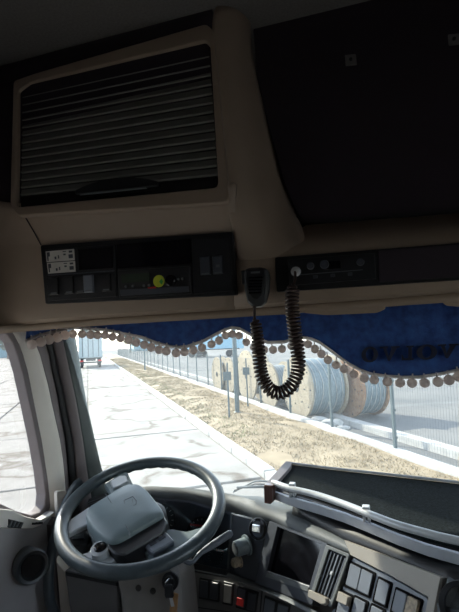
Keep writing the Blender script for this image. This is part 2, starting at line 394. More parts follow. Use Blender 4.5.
# verge
vb = bmesh.new(); rows = []
NA, NB = 110, 12
for i in range(NA+1):
    a = -8+ (i/NA)**1.7*120; r_ = []
    for j in range(NB+1):
        b = -0.22-(fb-0.35)*(j/NB); p = rp(a, b, 0)
        h = 0.02+0.10*math.sin(math.pi*j/NB)+0.10*noise.noise(Vector((p.x*0.5, p.y*0.5, 0)))+0.04*noise.noise(Vector((p.x*2.3, p.y*2.3, 3)))
        r_.append(vb.verts.new(p+Vector((0, 0, max(0, h)))))
    rows.append(r_)
for A, B in zip(rows, rows[1:]):
    for k in range(NB): vb.faces.new((A[k], A[k+1], B[k+1], B[k]))
verge = build('ground_verge', vb, DIRT, smooth=True); verge['kind'] = 'structure'
def grass(name, n, m, amin, amax, bmin, bmax, h0, h1, label, pw=1.6):
    bm = bmesh.new()
    for q in range(n):
        a = amin+(amax-amin)*random.random()**pw; b = -(bmin+(bmax-bmin)*random.random())
        t = (-b-0.22)/(fb-0.35); p = rp(a, b)
        if noise.noise(Vector((p.x*0.9, p.y*0.9, 7))) < -0.28: continue
        z = max(0, 0.02+0.10*math.sin(math.pi*max(0, min(1, t)))+0.10*noise.noise(Vector((p.x*0.5, p.y*0.5, 0)))+0.04*noise.noise(Vector((p.x*2.3, p.y*2.3, 3))))
        p.z = z-0.01
        h = random.uniform(h0, h1); th = random.uniform(0, math.tau); w_ = random.uniform(.012, .03)*(1+a*0.05)
        d = Vector((math.cos(th), math.sin(th), 0)); e = Vector((random.uniform(-1, 1), random.uniform(-1, 1), 0))*h*1.2
        bm.faces.new([bm.verts.new(p-d*w_/2), bm.verts.new(p+d*w_/2), bm.verts.new(p+e+Vector((0, 0, h)))])
    o = build(name, bm, m); return tag(o, label, 'grass', kind='stuff')
grass('dry_grass', 60000, STRAW, -6, 70, 0.25, fb-0.2, 0.02, 0.07, 'dry straw-coloured grass covering the verge between kerb and fence')
grass('green_grass', 2600, GREENG, 3, 30, 0.22, 1.1, 0.02, 0.07, 'thin green grass tufts along the kerb edge', 1.2)

# fence: footing, posts, wire panels
bay = 2.55
fence = empty('wire_fence', rp(fa0, -fb), 'blue-grey wire mesh fence on thin steel posts along the dry verge', 'fence')
fbm = bmesh.new(); add_box(fbm, rp(fa0+40, -fb, 0.03), (0.22, 120, 0.22), Matrix.Rotation(ang, 3, 'Z'))
build('footing', fbm, KERB, fence, bevel=0.015)
pb = bmesh.new(); add_box(pb, (0, 0, 0.88), (0.055, 0.055, 1.76)); add_box(pb, (0, 0, 1.775), (0.065, 0.065, 0.02))
for zz in (0.35, 0.9, 1.5): add_box(pb, (0.035, 0, zz), (0.03, 0.07, 0.04))
wb = bmesh.new()
def wire(bm, a, b, r):
    a, b = Vector(a), Vector(b); t = (b-a).normalized(); x = t.orthogonal().normalized(); y = t.cross(x)
    A = [bm.verts.new(a+x*r*math.cos(k*math.tau/3)+y*r*math.sin(k*math.tau/3)) for k in range(3)]
    B = [bm.verts.new(b+x*r*math.cos(k*math.tau/3)+y*r*math.sin(k*math.tau/3)) for k in range(3)]
    for k in range(3): bm.faces.new((A[k], A[(k+1) % 3], B[(k+1) % 3], B[k]))
for k in range(1, 36): wire(wb, (0, k*bay/36, 0.16), (0, k*bay/36, 1.72), 0.0019)
for k in range(9): wire(wb, (0, 0.03, 0.17+k*0.193), (0, bay-0.03, 0.17+k*0.193), 0.0014 if k not in (0, 8) else 0.004)
P0 = W0 = None
for k in range(-3, 36):
    if P0 is None:
        P0 = build('post', pb, GALV, None, origin=(0, 0, 0)); W0 = build('wire_panel', wb, GALV, None, origin=(0, 0, 0)); p, q = P0, W0
    else: p, q = P0.copy(), W0.copy(); COL.objects.link(p); COL.objects.link(q)
    for o in (p, q): o.parent = fence; o.location = rp(fa0+k*bay, -fb, 0)-OFF[fence.name]; o.rotation_euler = (0, 0, ang+random.uniform(-.004, .004))
    p.rotation_euler = (random.uniform(-.01, .01), random.uniform(-.01, .01), ang)
    if k > 24: q.hide_render = False
# second kerb beyond the fence
k2 = ground('kerb_yard', [rp(-25, -fb-1.05), rp(60, -fb-1.05), rp(60, -fb-1.35), rp(-25, -fb-1.35)], 0.06, KERB, 0.16)

def pole(name, u, v, h, r, label, sign=None, grp=None):
    b_ = atZ(u, v, 0.03); t = empty(name, b_, label, 'pole', grp)
    lathe('shaft', [(r*1.0, 0), (r, h*0.5), (r*0.85, h)], b_, (0, 0, 1), GALV, t, 12)
    lathe('base_collar', [(r*1.7, 0), (r*1.7, 0.05), (r*1.1, 0.09)], b_, (0, 0, 1), GALV, t, 12)
    if sign:
        box('sign_plate', b_+Vector((0, -0.05, sign)), (0.24, 0.015, 0.26), GALV, t, Matrix.Rotation(0.3, 3, 'Z'), bevel=0.004)
    else:
        lathe('cap', [(r*1.1, h), (r*1.1, h+0.03), (r*0.4, h+0.06)], b_, (0, 0, 1), GALV, t, 12)
    return t
pole('tall_pole', 237.5, 414, 3.6, 0.075, 'tallest and thickest grey steel pole standing in the grass before the cable drums')
pole('tall_pole', 145, 371, 3.2, 0.07, 'grey steel pole in the grass near the far end of the fence')
pole('marker_post', 229.5, 421, 1.75, 0.028, 'thin short post with a small plate left of the tall pole', 1.35)
pole('marker_post', 248, 407.5, 1.75, 0.026, 'thin short post with a small plate right of the tall pole', 1.3)

# cable drums
AX = (Vector((RT.x, RT.y, 0)).normalized()*math.cos(R(20))+Vector((FW.x, FW.y, 0)).normalized()*math.sin(R(20))).normalized()
def cable_drum(u, v, D, W, label, wood=WOODL, planks=9, full=0.82, wrap=WRAP):
    b_ = atZ(u, v, 0.0); b_.z = -0.1; Rr = D/2; c = b_+Vector((0, 0, Rr+0.0))
    t = empty('cable_drum', b_, label, 'cable drum', 'cable drums standing in a row beyond the fence')
    side = Vector((0, 0, 1)); ac = AX.cross(side).normalized()
    for s, w_ in ((0, wood), (1, wood)):
        bm = bmesh.new(); o_ = c+AX*(s*W)
        pw_ = 2*Rr/planks; th = 0.035
        for L, ang2 in ((0, 0.0), (1, math.pi/2)):         # two crossed plies of boards
            e1 = ac*math.cos(ang2+0.5)+side*math.sin(ang2+0.5); e2 = -ac*math.sin(ang2+0.5)+side*math.cos(ang2+0.5)
            for k in range(planks):
                x0 = -Rr+k*pw_+0.004; x1 = x0+pw_-0.008; pts = []
                n_ = 6
                for q in range(n_+1):
                    x = lerp(x0, x1, q/n_); pts.append((x, math.sqrt(max(0.0004, Rr*Rr-x*x))))
                for q in range(n_, -1, -1):
                    x = lerp(x0, x1, q/n_); pts.append((x, -math.sqrt(max(0.0004, Rr*Rr-x*x))))
                dd = (th*L+random.uniform(0, .004))*(1 if s == 0 else -1)
                f_ = [o_+e1*x+e2*y+AX*dd for x, y in pts]; g_ = [p+AX*th*(1 if s == 0 else -1)*0.95 for p in f_]
                add_prism(bm, f_, g_)
        build('flange', bm, w_, t)
    bm = bmesh.new()
    for ring_r, nb in ((Rr*0.90, 10), (Rr*0.52, 7)):
        for k in range(nb):
            a = k*math.tau/nb; p = c+ac*ring_r*math.cos(a)+side*ring_r*math.sin(a)
            add_lathe(bm, [(0.022, -0.02), (0.022, 0.004)], p, AX, 6)
    add_lathe(bm, [(0.13, -0.012), (0.13, 0.004)], c, AX, 16); add_lathe(bm, [(0.05, -0.03), (0.05, 0.0)], c, AX, 10)
    build('bolts', bm, STEELD, t)
    bm = bmesh.new(); prof = [(0.05, 0.07)]; n_ = 14; rf = Rr*full
    for k in range(n_):
        h0 = lerp(0.075, W-0.075, k/n_); h1 = lerp(0.075, W-0.075, (k+1)/n_)
        for q in range(4): hh = lerp(h0, h1, (q+0.5)/4); prof.append((rf+0.02*math.sin(math.pi*(q+0.5)/4), hh))
    prof.append((0.05, W-0.07)); add_lathe(bm, prof, c, AX, 40)
    build('wound_cable', bm, wrap, t, smooth=True)
    bm = bmesh.new()
    for k in range(5):
        h = lerp(0.16, W-0.16, k/4); pts = [c+AX*(h+0.03*math.sin(3*a+k))+ac*(rf+0.026)*math.cos(a)+side*(rf+0.026)*math.sin(a) for a in [q*math.tau/36 for q in range(36)]]
        add_tube(bm, pts, 0.011, 4, True)
    build('strap', bm, KERB, t)
    return t
cable_drum(298, 416, 1.95, 1.28, 'largest cable drum, pale flange facing the road, nearest of the row', full=0.9)
cable_drum(348, 414, 1.80, 0.95, 'cable drum with reddish wooden flanges at the right end of the row', WOODR, full=0.9)
cable_drum(269, 405.5, 1.68, 0.75, 'small cable drum seen through the loop of the coiled cord')
cable_drum(247, 399, 2.1, 0.68, 'tall pale cable drum just right of the tall steel pole', full=0.7)
cable_drum(229, 391.5, 1.72, 0.7, 'small white-faced cable drum left of the tall steel pole', full=0.7)
cable_drum(217.5, 389.5, 1.72, 0.40, 'yellowish cable drum at the left end of the row', full=0.7)
# concrete rubble behind the fence
for k, (u, v, s) in enumerate(((319, 420.5, 0.20), (331, 424.5, 0.24), (344, 429, 0.15))):
    p = atZ(u, v, 0.0); bm = bmesh.new(); bmesh.ops.create_icosphere(bm, subdivisions=2, radius=s)
    for q in bm.verts:
        q.co = Vector((q.co.x*1.3, q.co.y*0.8, q.co.z*0.45))*(1+0.35*noise.noise(q.co*4+Vector((k*5, 0, 0)))); q.co += p+Vector((0, 0, s*0.2))
    tag(build('concrete_lump', bm, KERB), ['leftmost of the three broken concrete lumps below the drums', 'middle and largest broken concrete lump below the drums', 'smallest broken concrete lump, right of the other two'][k], 'rubble', 'broken concrete lumps by the fence')

# lorry far down the road, seen from behind
LB = atZ(91, 368, 0.0); LM = Matrix.Rotation(ang, 3, 'Z')
LORB = mat('lorry_blue', (0.10, 0.30, 0.42), 0.5, var=0.1); LORW = mat('lorry_body_pale', (0.40, 0.47, 0.50), 0.6, var=0.1)
lor = empty('lorry', LB, 'distant blue box lorry driving away down the concrete road', 'lorry')
def L(x, y, z): return LB+LM @ Vector((x, y, z))
box('cargo_box', L(0, 2.6, 2.35), (2.5, 5.4, 2.5), LORW, lor, LM, bevel=0.04)
box('roof_edge', L(0, 2.6, 3.64), (2.56, 5.46, 0.12), LORB, lor, LM)
for s in (-1, 1):
    d_ = box('rear_door', L(s*0.61, -0.12, 2.35), (1.18, 0.05, 2.3), LORW, lor, LM, bevel=0.01)
    bm = bmesh.new()
    for hx in (0.25, 0.85): add_tube(bm, [L(s*hx, -0.17, 1.25), L(s*hx, -0.17, 3.45)], 0.025, 6)
    build('lock_rod', bm, STEELD, d_)
    box('tail_lamp', L(s*0.95, -0.1, 0.78), (0.35, 0.06, 0.14), RED, lor, LM)
    for y in (0.9, 6.6):
        bm = bmesh.new(); add_lathe(bm, [(0.28, -0.14), (0.5, -0.14), (0.52, 0), (0.5, 0.14), (0.28, 0.14)], L(s*0.95, y, 0.5), LM @ Vector((1, 0, 0)), 20)
        build('wheel', bm, RUBBER, lor, autos=40)
box('chassis', L(0, 3.4, 0.92), (1.0, 8.0, 0.26), STEELD, lor, LM); box('bumper', L(0, -0.15, 0.62), (2.3, 0.12, 0.14), STEELD, lor, LM)
cb_ = box('driver_cab', L(0, 6.7, 1.9), (2.4, 2.0, 2.2), LORB, lor, LM, bevel=0.12)
box('mudguard', L(0, 1.0, 1.03), (2.4, 1.2, 0.05), STEELD, lor, LM)

# far buildings, trailer and tree line
BLD = mat('far_wall_teal', (0.22, 0.36, 0.42), 0.8, var=0.06, scale=1); ROOFM = mat('far_roof_grey', (0.30, 0.34, 0.37), 0.7)
def building(a, b, wx, wy, h, label, m=BLD, nwin=6):
    p = rp(a, b, -0.1); t = empty('warehouse', p, label, 'building'); M = LM
    box('wall', p+Vector((0, 0, h/2)), (wx, wy, h), m, t, M)
    bm = bmesh.new(); f_ = [p+M @ Vector(q) for q in ((-wx/2-.3, -wy/2-.3, h), (wx/2+.3, -wy/2-.3, h), (0, -wy/2-.3, h+1.1))]; add_prism(bm, f_, [q+M @ Vector((0, wy+.6, 0)) for q in f_])
    build('roof', bm, ROOFM, t)
    for face in (-1, 1):
        for k in range(nwin):
            y = -wy/2+(k+0.5)*wy/nwin
            w_ = box('window', p+M @ Vector((face*wx/2, y, h*0.6)), (0.12, wy/nwin*0.5, h*0.22), KERB, t, M)
            box('pane', p+M @ Vector((face*(wx/2+.03), y, h*0.6)), (0.10, wy/nwin*0.42, h*0.17), GLASSL, w_, M)
    bm = bmesh.new(); add_box(bm, p+M @ Vector((0, -wy/2, 1.6)), (3.2, 0.15, 3.2), M); build('gate_door', bm, ROOFM, t)
building(70, -62, 30, 26, 5.0, 'long teal warehouse across the yard beyond the fence')
building(150, -24, 26, 18, 4.6, 'small far warehouse where the fence runs out')
building(44, 60, 10, 60, 6.0, 'blue-teal building seen through the top of the door window')
building(150, 30, 20, 30, 6.5, 'far teal building behind the lorry')
tp = atZ(214, 356, 0); tp = Vector((tp.x, tp.y, -0.1))
tr_ = empty('semi_trailer', tp, 'pale blue trailer parked far across the yard', 'trailer')
box('trailer_body', tp+Vector((0, 0, 2.3)), (9, 2.5, 2.4), mat('trailer_blue', (0.3, 0.5, 0.62), 0.6), tr_, bevel=0.05)
box('side_rail', tp+Vector((0, -1.27, 1.15)), (9, 0.08, 0.14), STEELD, tr_)
for x in (-3.2, -2.0, 2.8):
    for s in (-1, 1): lathe('wheel', [(0.25, -.15), (0.5, -.15), (0.5, .15), (0.25, .15)], tp+Vector((x, s*1.1, 0.5)), (0, 1, 0), RUBBER, tr_, 16)
TREEG = mat('hazy_foliage', (0.10, 0.15, 0.13), 0.9, col2=(0.20, 0.25, 0.2), scale=1.5); BARK = mat('bark', (0.13, 0.10, 0.08), 0.9)
def tree(p, h, label):
    t = empty('tree', p, label, 'tree', 'trees on the skyline')
    lathe('trunk', [(h*.03, 0), (h*.022, h*.3), (h*.01, h*.7)], p, (0, 0, 1), BARK, t, 8)
    bm = bmesh.new()
    for k in range(420):
        d = Vector((random.gauss(0, 1), random.gauss(0, 1), random.gauss(0, 1))).normalized()*random.random()**.4
        q = p+Vector((d.x*h*.3, d.y*h*.3, h*.62+d.z*h*.36)); s = h*random.uniform(.03, .06)
        a = Vector((random.uniform(-1, 1), random.uniform(-1, 1), random.uniform(-1, 1))).normalized()*s; b = a.orthogonal().normalized()*s
        bm.faces.new([bm.verts.new(q-a), bm.verts.new(q+b), bm.verts.new(q+a), bm.verts.new(q-b)])
    build('crown', bm, TREEG, t)
spots = [(118, 22, 8, 'tree right behind the lorry'), (122, 12, 7, 'low tree beside the road past the lorry'), (125, 3, 8, 'tree at the very end of the road'), (120, -8, 7, 'tree where fence and road meet far off'), (126, -16, 7.5, 'tree beyond the far end of the fence'),
         (60, 34, 7, 'tree on the far left beyond the road'), (48, 38, 7.5, 'tree beyond the road seen past the windscreen pillar'), (36, 42, 8, 'tree in front of the teal building at the left')]
for a, b, h, l in spots: tree(rp(a, b, -0.1), h, l)

# ================================================================== THE CAB
XL, XR, YB, ZF, ZC = -1.10, 1.28, -1.0, 1.15, 3.43
def st(o): o['kind'] = 'structure'; return o
CURT = mat('cab_lining_beige', (0.64, 0.60, 0.54), 0.9, var=0.06, scale=6, bump=0.3, bscale=200)
st(box('floor', ((XL+XR)/2, (YB+1.9)/2-0.1, ZF-0.04), (XR-XL+.16, 1.95-YB, 0.08), DOORG))
st(box('wall_back', ((XL+XR)/2, YB-0.04, (ZF+ZC)/2), (XR-XL+.16, 0.08, ZC-ZF), CURT))
st(box('wall_front', ((XL+XR)/2, 1.84, 1.42), (XR-XL+.1, 0.06, 0.62), DARKTRIM))
st(box('wall_front_upper', ((XL+XR)/2, 1.70, 3.10), (XR-XL+.1, 0.06, 0.80), DARKTRIM))
cl = st(box('ceiling', ((XL+XR)/2, (YB+1.75)/2, ZC+0.04), (XR-XL+.16, 1.75-YB, 0.08), HEADL))

st(box('bounce_cut_back', ((XL+XR)/2, YB+0.012, 2.90), (XR-XL, 0.02, 1.04), DARKTRIM))  # unseen dark panel, added to cut bounce light on the overhead console
st(box('bounce_cut_left', (XL+0.012, -0.45, 3.0), (0.02, 1.05, 0.84), DARKTRIM)); st(box('bounce_cut_right', (XR-0.012, -0.55, 3.0), (0.02, 0.85, 0.84), DARKTRIM))  # two more added out of view on the side walls, also against bounce
# driver's door: panel with window opening, in the plane x = XL
PD = plane((XL, 1, 2), (1, 0, 0))
def yz(y, z, x=XL): return Vector((x, y, z))
win = [(0.28, 2.60), (1.10, 2.60)] + [(atX(u, v, XL).y, atX(u, v, XL).z) for u, v in
       ((6, 334), (12, 342), (17, 355), (22, 372), (30, 408), (37, 442), (42, 470), (45, 494), (44, 506), (39, 513), (30, 516), (15, 512), (0, 505))] + [(0.60, 2.10), (0.28, 2.12)]
def ring_x(name, outer, inner, x0, x1, m, parent=None, kind=None, bevel=0.0, radial=True):
    bm = bmesh.new(); N = len(inner)
    def mk(pts, x): return [bm.verts.new((x, y, z)) for y, z in pts]
    a, b, c, d = mk(outer, x1), mk(outer, x0), mk(inner, x1), mk(inner, x0)
    from mathutils.geometry import tessellate_polygon
    tri = tessellate_polygon([[Vector((y, z, 0)) for y, z in outer], [Vector((y, z, 0)) for y, z in inner]])
    F_, B_k = a+c, b+d
    for t in tri:
        for L_ in (F_, B_k):
            try: bm.faces.new([L_[k] for k in t])
            except ValueError: pass
    for O, I in ((a, b), (c, d)):
        for i in range(len(O)): bm.faces.new((O[i], O[(i+1) % len(O)], I[(i+1) % len(O)], I[i]))
    return build(name, bm, m, parent, bevel=bevel)
def offs(pts, d):      # grow a closed outline
    c = (sum(p[0] for p in pts)/len(pts), sum(p[1] for p in pts)/len(pts)); out = []
    N = len(pts)
    for i in range(N):
        p0, p, p1 = Vector(pts[i-1]), Vector(pts[i]), Vector(pts[(i+1) % N])
        t = (p1-p0).normalized(); n = Vector((t.y, -t.x))
        if n.dot(p-Vector(c)) < 0: n = -n
        q = p+n*d; out.append((q.x, q.y))
    return out
def project_out(pts, ymin, ymax, zmin, zmax):
    c = ((ymin+ymax)/2, (zmin+zmax)/2); out = []
    for y, z in pts:
        dy, dz = y-c[0], z-c[1]; s = min((ymax-c[0])/abs(dy) if dy else 9e9, (zmax-c[1])/abs(dz) if dz else 9e9); out.append((c[0]+dy*s, c[1]+dz*s))
    return out
door = tag(empty('door_1', (XL, 0.8, ZF)), kind='structure')
wout = project_out(win, 0.10, 1.42, 2.02-0.75+0.1, 2.72)
ring_x('door_shell', [(0.05, 2.75), (1.36, 2.75), (1.44, 2.2), (1.46, 1.2), (0.05, 1.2)], offs(win, 0.026), XL-0.05, XL-0.014, BEIGEL, door)
ring_x('window_seal', offs(win, 0.030), offs(win, -0.003), XL-0.036, XL+0.006, PILLARP, door, bevel=0.004)
# pale frame strip round the window towards the pillar
paneb = bmesh.new(); add_prism(paneb, [yz(y, z, XL-0.030) for y, z in win], [yz(y, z, XL-0.035) for y, z in win]); build('pane', paneb, GLASSS, door)
# the rest of the left wall around the door
bm = bmesh.new()
add_box(bm, (XL-0.05, (YB+0.1)/2, (ZF+ZC)/2), (0.08, 0.1-YB, ZC-ZF))
st(box('wall_left_upper', (XL-0.05, 0.85, (2.70+ZC)/2), (0.08, 1.7, ZC-2.70), PILLARP))
add_box(bm, (XL-0.05, 0.85, 1.22), (0.08, 1.9, 0.2))
add_box(bm, (XL-0.05, 1.66, 1.50), (0.08, 0.4, 0.72))
st(build('wall_left', bm, CURT))
# door inner panel: grey skin below the window
low = [(0, 519), (12, 523), (24, 524), (31, 521), (37, 516), (44, 511), (48, 530), (52, 560), (56, 612), (58, 700), (-220, 700), (-220, 505), (-60, 508)]
slab('door_panel', low, PD, 0.02, DOORG, door, off=0.030, inset=0.006)
ledge = [(-60, 503), (0, 509), (16, 516), (30, 519), (40, 514), (44, 511), (37, 518), (30, 524.5), (22, 527.5), (0, 528), (-60, 522)]
slab('window_ledge', ledge, PD, 0.03, BEIGEL, door, off=0.044, inset=0.004)
slab('panel_edge', [(39, 524), (45, 516), (49, 540), (54, 585), (58, 640), (48, 640), (43, 570)], PD, 0.03, PILLARP, door, off=0.048, inset=0.004)
gr = slab('demister_grille', [(-4, 518), (11, 521.5), (8, 527.5), (-4, 526.5)], PD, 0.01, BLACK, door, off=0.048)
for k in range(4): slab('grille_bar', [(-2+k*3.6, 519.5+k*.6), (-1+k*3.6, 519.8+k*.6), (-4+k*3.6, 526), (-5+k*3.6, 525.8)], PD, 0.01, DASHT, gr, off=0.052)
for k in range(3): slab('slot', [(20.5+k*3.7, 521.5-k*.3), (23.3+k*3.7, 521.5-k*.3), (23+k*3.7, 523.6-k*.3), (20.2+k*3.7, 523.7-k*.3)], PD, 0.01, BLACK, door, off=0.048)
cv = atX(31, 566, XL+0.075)
sp = lathe('air_outlet', [(0.046, -0.06), (0.049, -0.01), (0.050, 0.010), (0.045, 0.018), (0.037, 0.016), (0.032, 0.002), (0.012, -0.002)], cv, (0.86, -0.5, 0.1), mat('outlet_ring', (0.05, 0.06, 0.07), 0.35), door, 28)
lathe('outlet_well', [(0.031, -0.012), (0.030, 0.0065), (0.012, 0.0062)], cv, (0.86, -0.5, 0.1), BLACKG, sp, 24)

# right door with its window (seen only from other places)
rwin = [(0.0, 2.66), (1.10, 2.62), (1.30, 2.0), (1.1, 1.93), (0.0, 2.02)]
rd = tag(empty('door_2', (XR, 0.8, ZF)), kind='structure')
ring_x('door_shell', [(-0.1, 2.75), (1.36, 2.75), (1.46, 1.2), (-0.1, 1.2)], rwin, XR+0.012, XR+0.09, DOORG, rd)
ring_x('window_seal', offs(rwin, 0.015), offs(rwin, -0.01), XR-0.008, XR+0.02, RUBBER, rd)
bm = bmesh.new(); add_prism(bm, [yz(y, z, XR+0.045) for y, z in rwin], [yz(y, z, XR+0.05) for y, z in rwin]); build('pane', bm, GLASSS, rd)
bm = bmesh.new()
add_box(bm, (XR+0.05, (YB-0.1)/2, (ZF+ZC)/2), (0.08, -0.1-YB, ZC-ZF))
st(box('wall_right_upper', (XR+0.05, 0.85, (2.70+ZC)/2), (0.08, 1.7, ZC-2.70), PILLARP))
add_box(bm, (XR+0.05, 0.85, 1.22), (0.08, 1.9, 0.2)); add_box(bm, (XR+0.05, 1.64, 1.50), (0.08, 0.4, 0.72))
st(build('wall_right', bm, CURT))
bm = bmesh.new(); add_prism(bm, [Vector((XR+.04, 1.38, 2.8)), Vector((XR+.04, 1.5, 1.8)), Vector((XR-.02, 1.62, 1.8)), Vector((XR-.02, 1.50, 2.8))], [Vector((XR+.1, 1.38, 2.8)), Vector((XR+.1, 1.5, 1.8)), Vector((XR+.05, 1.66, 1.8)), Vector((XR+.05, 1.54, 2.8))])
st(build('trim_2', bm, BEIGEL))

# windscreen pillar on the driver's side: pale trim, seals and grey cover
pil = tag(empty('trim_1', (XL, 1.35, 1.9)), kind='structure')
def strip(name, lt, rt, fn_l, fn_r, m, parent, thick, crown=0.0, autos=40):
    """lt / rt: picture points down the two edges; fn gives the world point of each"""
    rows = []
    n = max(len(lt), len(rt)); 
    for (a, b) in zip(lt, rt):
        A, B = fn_l(*a), fn_r(*b); rows.append([A.lerp(B, t)+(CAM-A.lerp(B, t)).normalized()*crown*math.sin(math.pi*t) for t in (0, .2, .4, .6, .8, 1)])
    return loft(name, rows, m, parent, thick=thick, autos=autos)
VS = [322, 335, 345, 355, 370, 385, 400, 420, 440, 460, 480, 500, 520, 560, 612, 660]
def col(tab): return [(interp(tab, v), v) for v in VS]
e0 = [(322, -4), (330, 3), (338, 8), (345, 12), (355, 16), (370, 21), (408, 29), (440, 36), (470, 41), (490, 44.5), (505, 45.5), (520, 46.5), (560, 52), (612, 58), (660, 60)]
e1 = [(322, 20), (335, 29), (345, 36), (355, 40), (370, 44), (385, 48), (400, 51), (440, 60), (460, 63), (480, 65), (500, 66), (520, 68), (560, 72), (612, 78), (660, 80)]
e2 = [(322, 40), (345, 46), (355, 49), (370, 51.5), (385, 55), (400, 58), (440, 65), (470, 68), (500, 70), (612, 78), (660, 80)]
e3 = [(322, 47), (345, 53), (400, 65), (440, 73), (470, 76), (500, 79), (612, 90), (660, 94)]
e4 = [(322, 60), (345, 64), (400, 76), (440, 83), (470, 87), (500, 92), (612, 104), (660, 108)]
e5 = [(322, 73), (345, 77), (400, 86), (440, 95), (470, 102), (500, 110), (612, 128), (660, 134)]
pA = plane((XL, 1.30, 2), (1, -0.25, 0)); pB = plane((XL+.0, 1.47, 2), (.55, -.83, 0))
fx = lambda u, v: atX(u, v, XL-0.004)
fA = lambda u, v: hit(u, v, plane((XL+0.012, 1.30, 2.2), (1, -0.10, 0)))
strip('pillar_cover', col(e0), col(e1), fx, fA, BEIGEL, pil, 0.02, crown=0.010)
fC = lambda u, v: hit(u, v, plane((XL+0.0, 1.42, 2.2), (1, -0.35, 0)))
strip('pillar_return', col(e1), col(e2), fA, fC, PILLARP, pil, 0.015)
fD = lambda u, v: hit(u, v, plane((XL+0.015, 1.45, 2.2), (1, -0.6, 0)))
strip('weather_seal', col(e2), col(e3), fC, fD, RUBBER, pil, 0.015, crown=0.006)
fE = lambda u, v: hit(u, v, plane((XL+0.035, 1.48, 2.2), (.8, -.6, 0)))
strip('inner_cover', col(e3), col(e4), fD, fE, PILLARP, pil, 0.02, crown=0.008)
fG = lambda u, v: hit(u, v, plane((XL+0.06, 1.56, 2.2), (.5, -.86, 0)))
strip('glass_edge_cover', col(e4), col(e5), fE, fG, PILLARG, pil, 0.03, crown=0.004)
slab('door_catch_plate', [(54, 491), (63, 489), (66, 494), (66, 520), (60, 524), (55, 518)], plane((XL+0.03, 1.36, 2), (1, -.2, 0)), 0.012, BEIGEL, pil, off=0.012, inset=0.003, rnd=0.01)
# grab handle on the pillar
hp = smooth_path([atX(81, 482, XL+0.10), atX(76, 486, XL+0.09), atX(68, 500, XL+0.07), atX(60, 520, XL+0.07), atX(53, 545, XL+0.075), atX(48.5, 575, XL+0.08), atX(50, 600, XL+0.085), atX(58, 622, XL+0.09), atX(66, 640, XL+0.07)], 6)
gh = tube('grab_handle', hp, 0.0165, mat('handle_rubber', (0.05, 0.065, 0.078), 0.35, var=0.1), None, 12); tag(gh, 'curved black grab handle on the pillar behind the steering wheel', 'grab handle')

# windscreen
def ygl(x, z): return 1.93-0.24*(x-0.09)**2-0.22*(z-1.9)
wn = tag(empty('window_1', (0.09, 1.8, 1.85)), kind='structure')
def glass_rows(z0, z1, n, x0, x1, dy=0.0, k=18):
    return [[Vector((lerp(x0, x1, i/k), ygl(lerp(x0, x1, i/k), lerp(z0, z1, j/n))+dy, lerp(z0, z1, j/n))) for i in range(k+1)] for j in range(n+1)]
loft('pane', glass_rows(1.72, 2.75, 6, -1.17, XR+.06), GLASSF, wn, thick=0.005)
loft('lower_seal', glass_rows(1.70, 1.80, 1, -1.16, XR+.05, -0.012), RUBBER, wn, thick=0.012)
loft('upper_seal', glass_rows(2.66, 2.76, 1, -1.16, XR+.05, -0.012), RUBBER, wn, thick=0.012)

# ------------------------------------------------------------------ overhead console
oc = empty('overhead_console', (-0.2, 1.2, 2.57), 'beige overhead console above the windscreen with shutter and black panels', 'overhead console')
def L1(p, q, u): return lerp(p[1], q[1], (u-p[0])/(q[0]-p[0]))
nose = lambda u: interp([(-30, 328), (0, 327), (45, 322), (110, 317), (235, 309), (300, 304), (385, 298), (459, 292), (1200, 232)], u)
panb = lambda u: interp([(-30, 312), (20, 306), (47, 303), (235, 294.5), (275, 291.5), (459, 280), (1200, 234-10)], u)
pant = lambda u: interp([(-30, 250), (42, 245), (234, 232.5), (275, 257), (459, 243), (1200, 187)], u)
cols = [-20, 0, 12, 25, 42, 70, 110, 150, 190, 222, 235]
def shelf_y(u): return 1.15+ (0.05 if u < 0 else 0)
# lower face around the left panels
def P(u, v, y): 
    p = atY(u, v, y)
    if p.x < XL+0.006:  p = atX(u, v, XL+0.006)
    return p
rowsL = []
for f, y in ((lambda u: nose(u)+2, 1.19), (nose, 1.165), (lambda u: nose(u)-3, 1.150), (lambda u: panb(u)-2, 1.145), (lambda u: pant(u)+1, 1.135), (lambda u: pant(u)-3, 1.130), (lambda u: interp([(-20, 232), (20, 222), (42, 220), (150, 212), (226, 205), (245, 203)], u), 1.105), (lambda u: interp([(-20, 205), (20, 212), (150, 199), (220, 192), (245, 188)], u), 1.085),
             (lambda u: interp([(-20, 198), (20, 204), (150, 192), (220, 185), (245, 180)], u), 1.085)):
    rowsL.append([P(u, f(u), y) for u in cols])
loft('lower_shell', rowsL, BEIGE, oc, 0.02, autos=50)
# face of the left locker up to the ceiling (behind the shutter)
def upv(u, t): return lerp(interp([(-20, 208), (20, 207), (215, 188), (245, 184)], u), interp([(-20, 66), (0, 60), (215, 0), (245, -8)], u), t)
rowsU = [[P(u, upv(u, t), 1.092+0.075*t) for u in (-20, 0, 10, 20, 60, 120, 180, 212)] for t in (0, .2, .4, .6, .8, .93)]
rowsU.append([atY(u, upv(u, 1.0)+2, 1.20) for u in (-20, 0, 10, 20, 60, 120, 180, 212)])
loft('locker_face', rowsU, DARKTRIM, oc, 0.015)
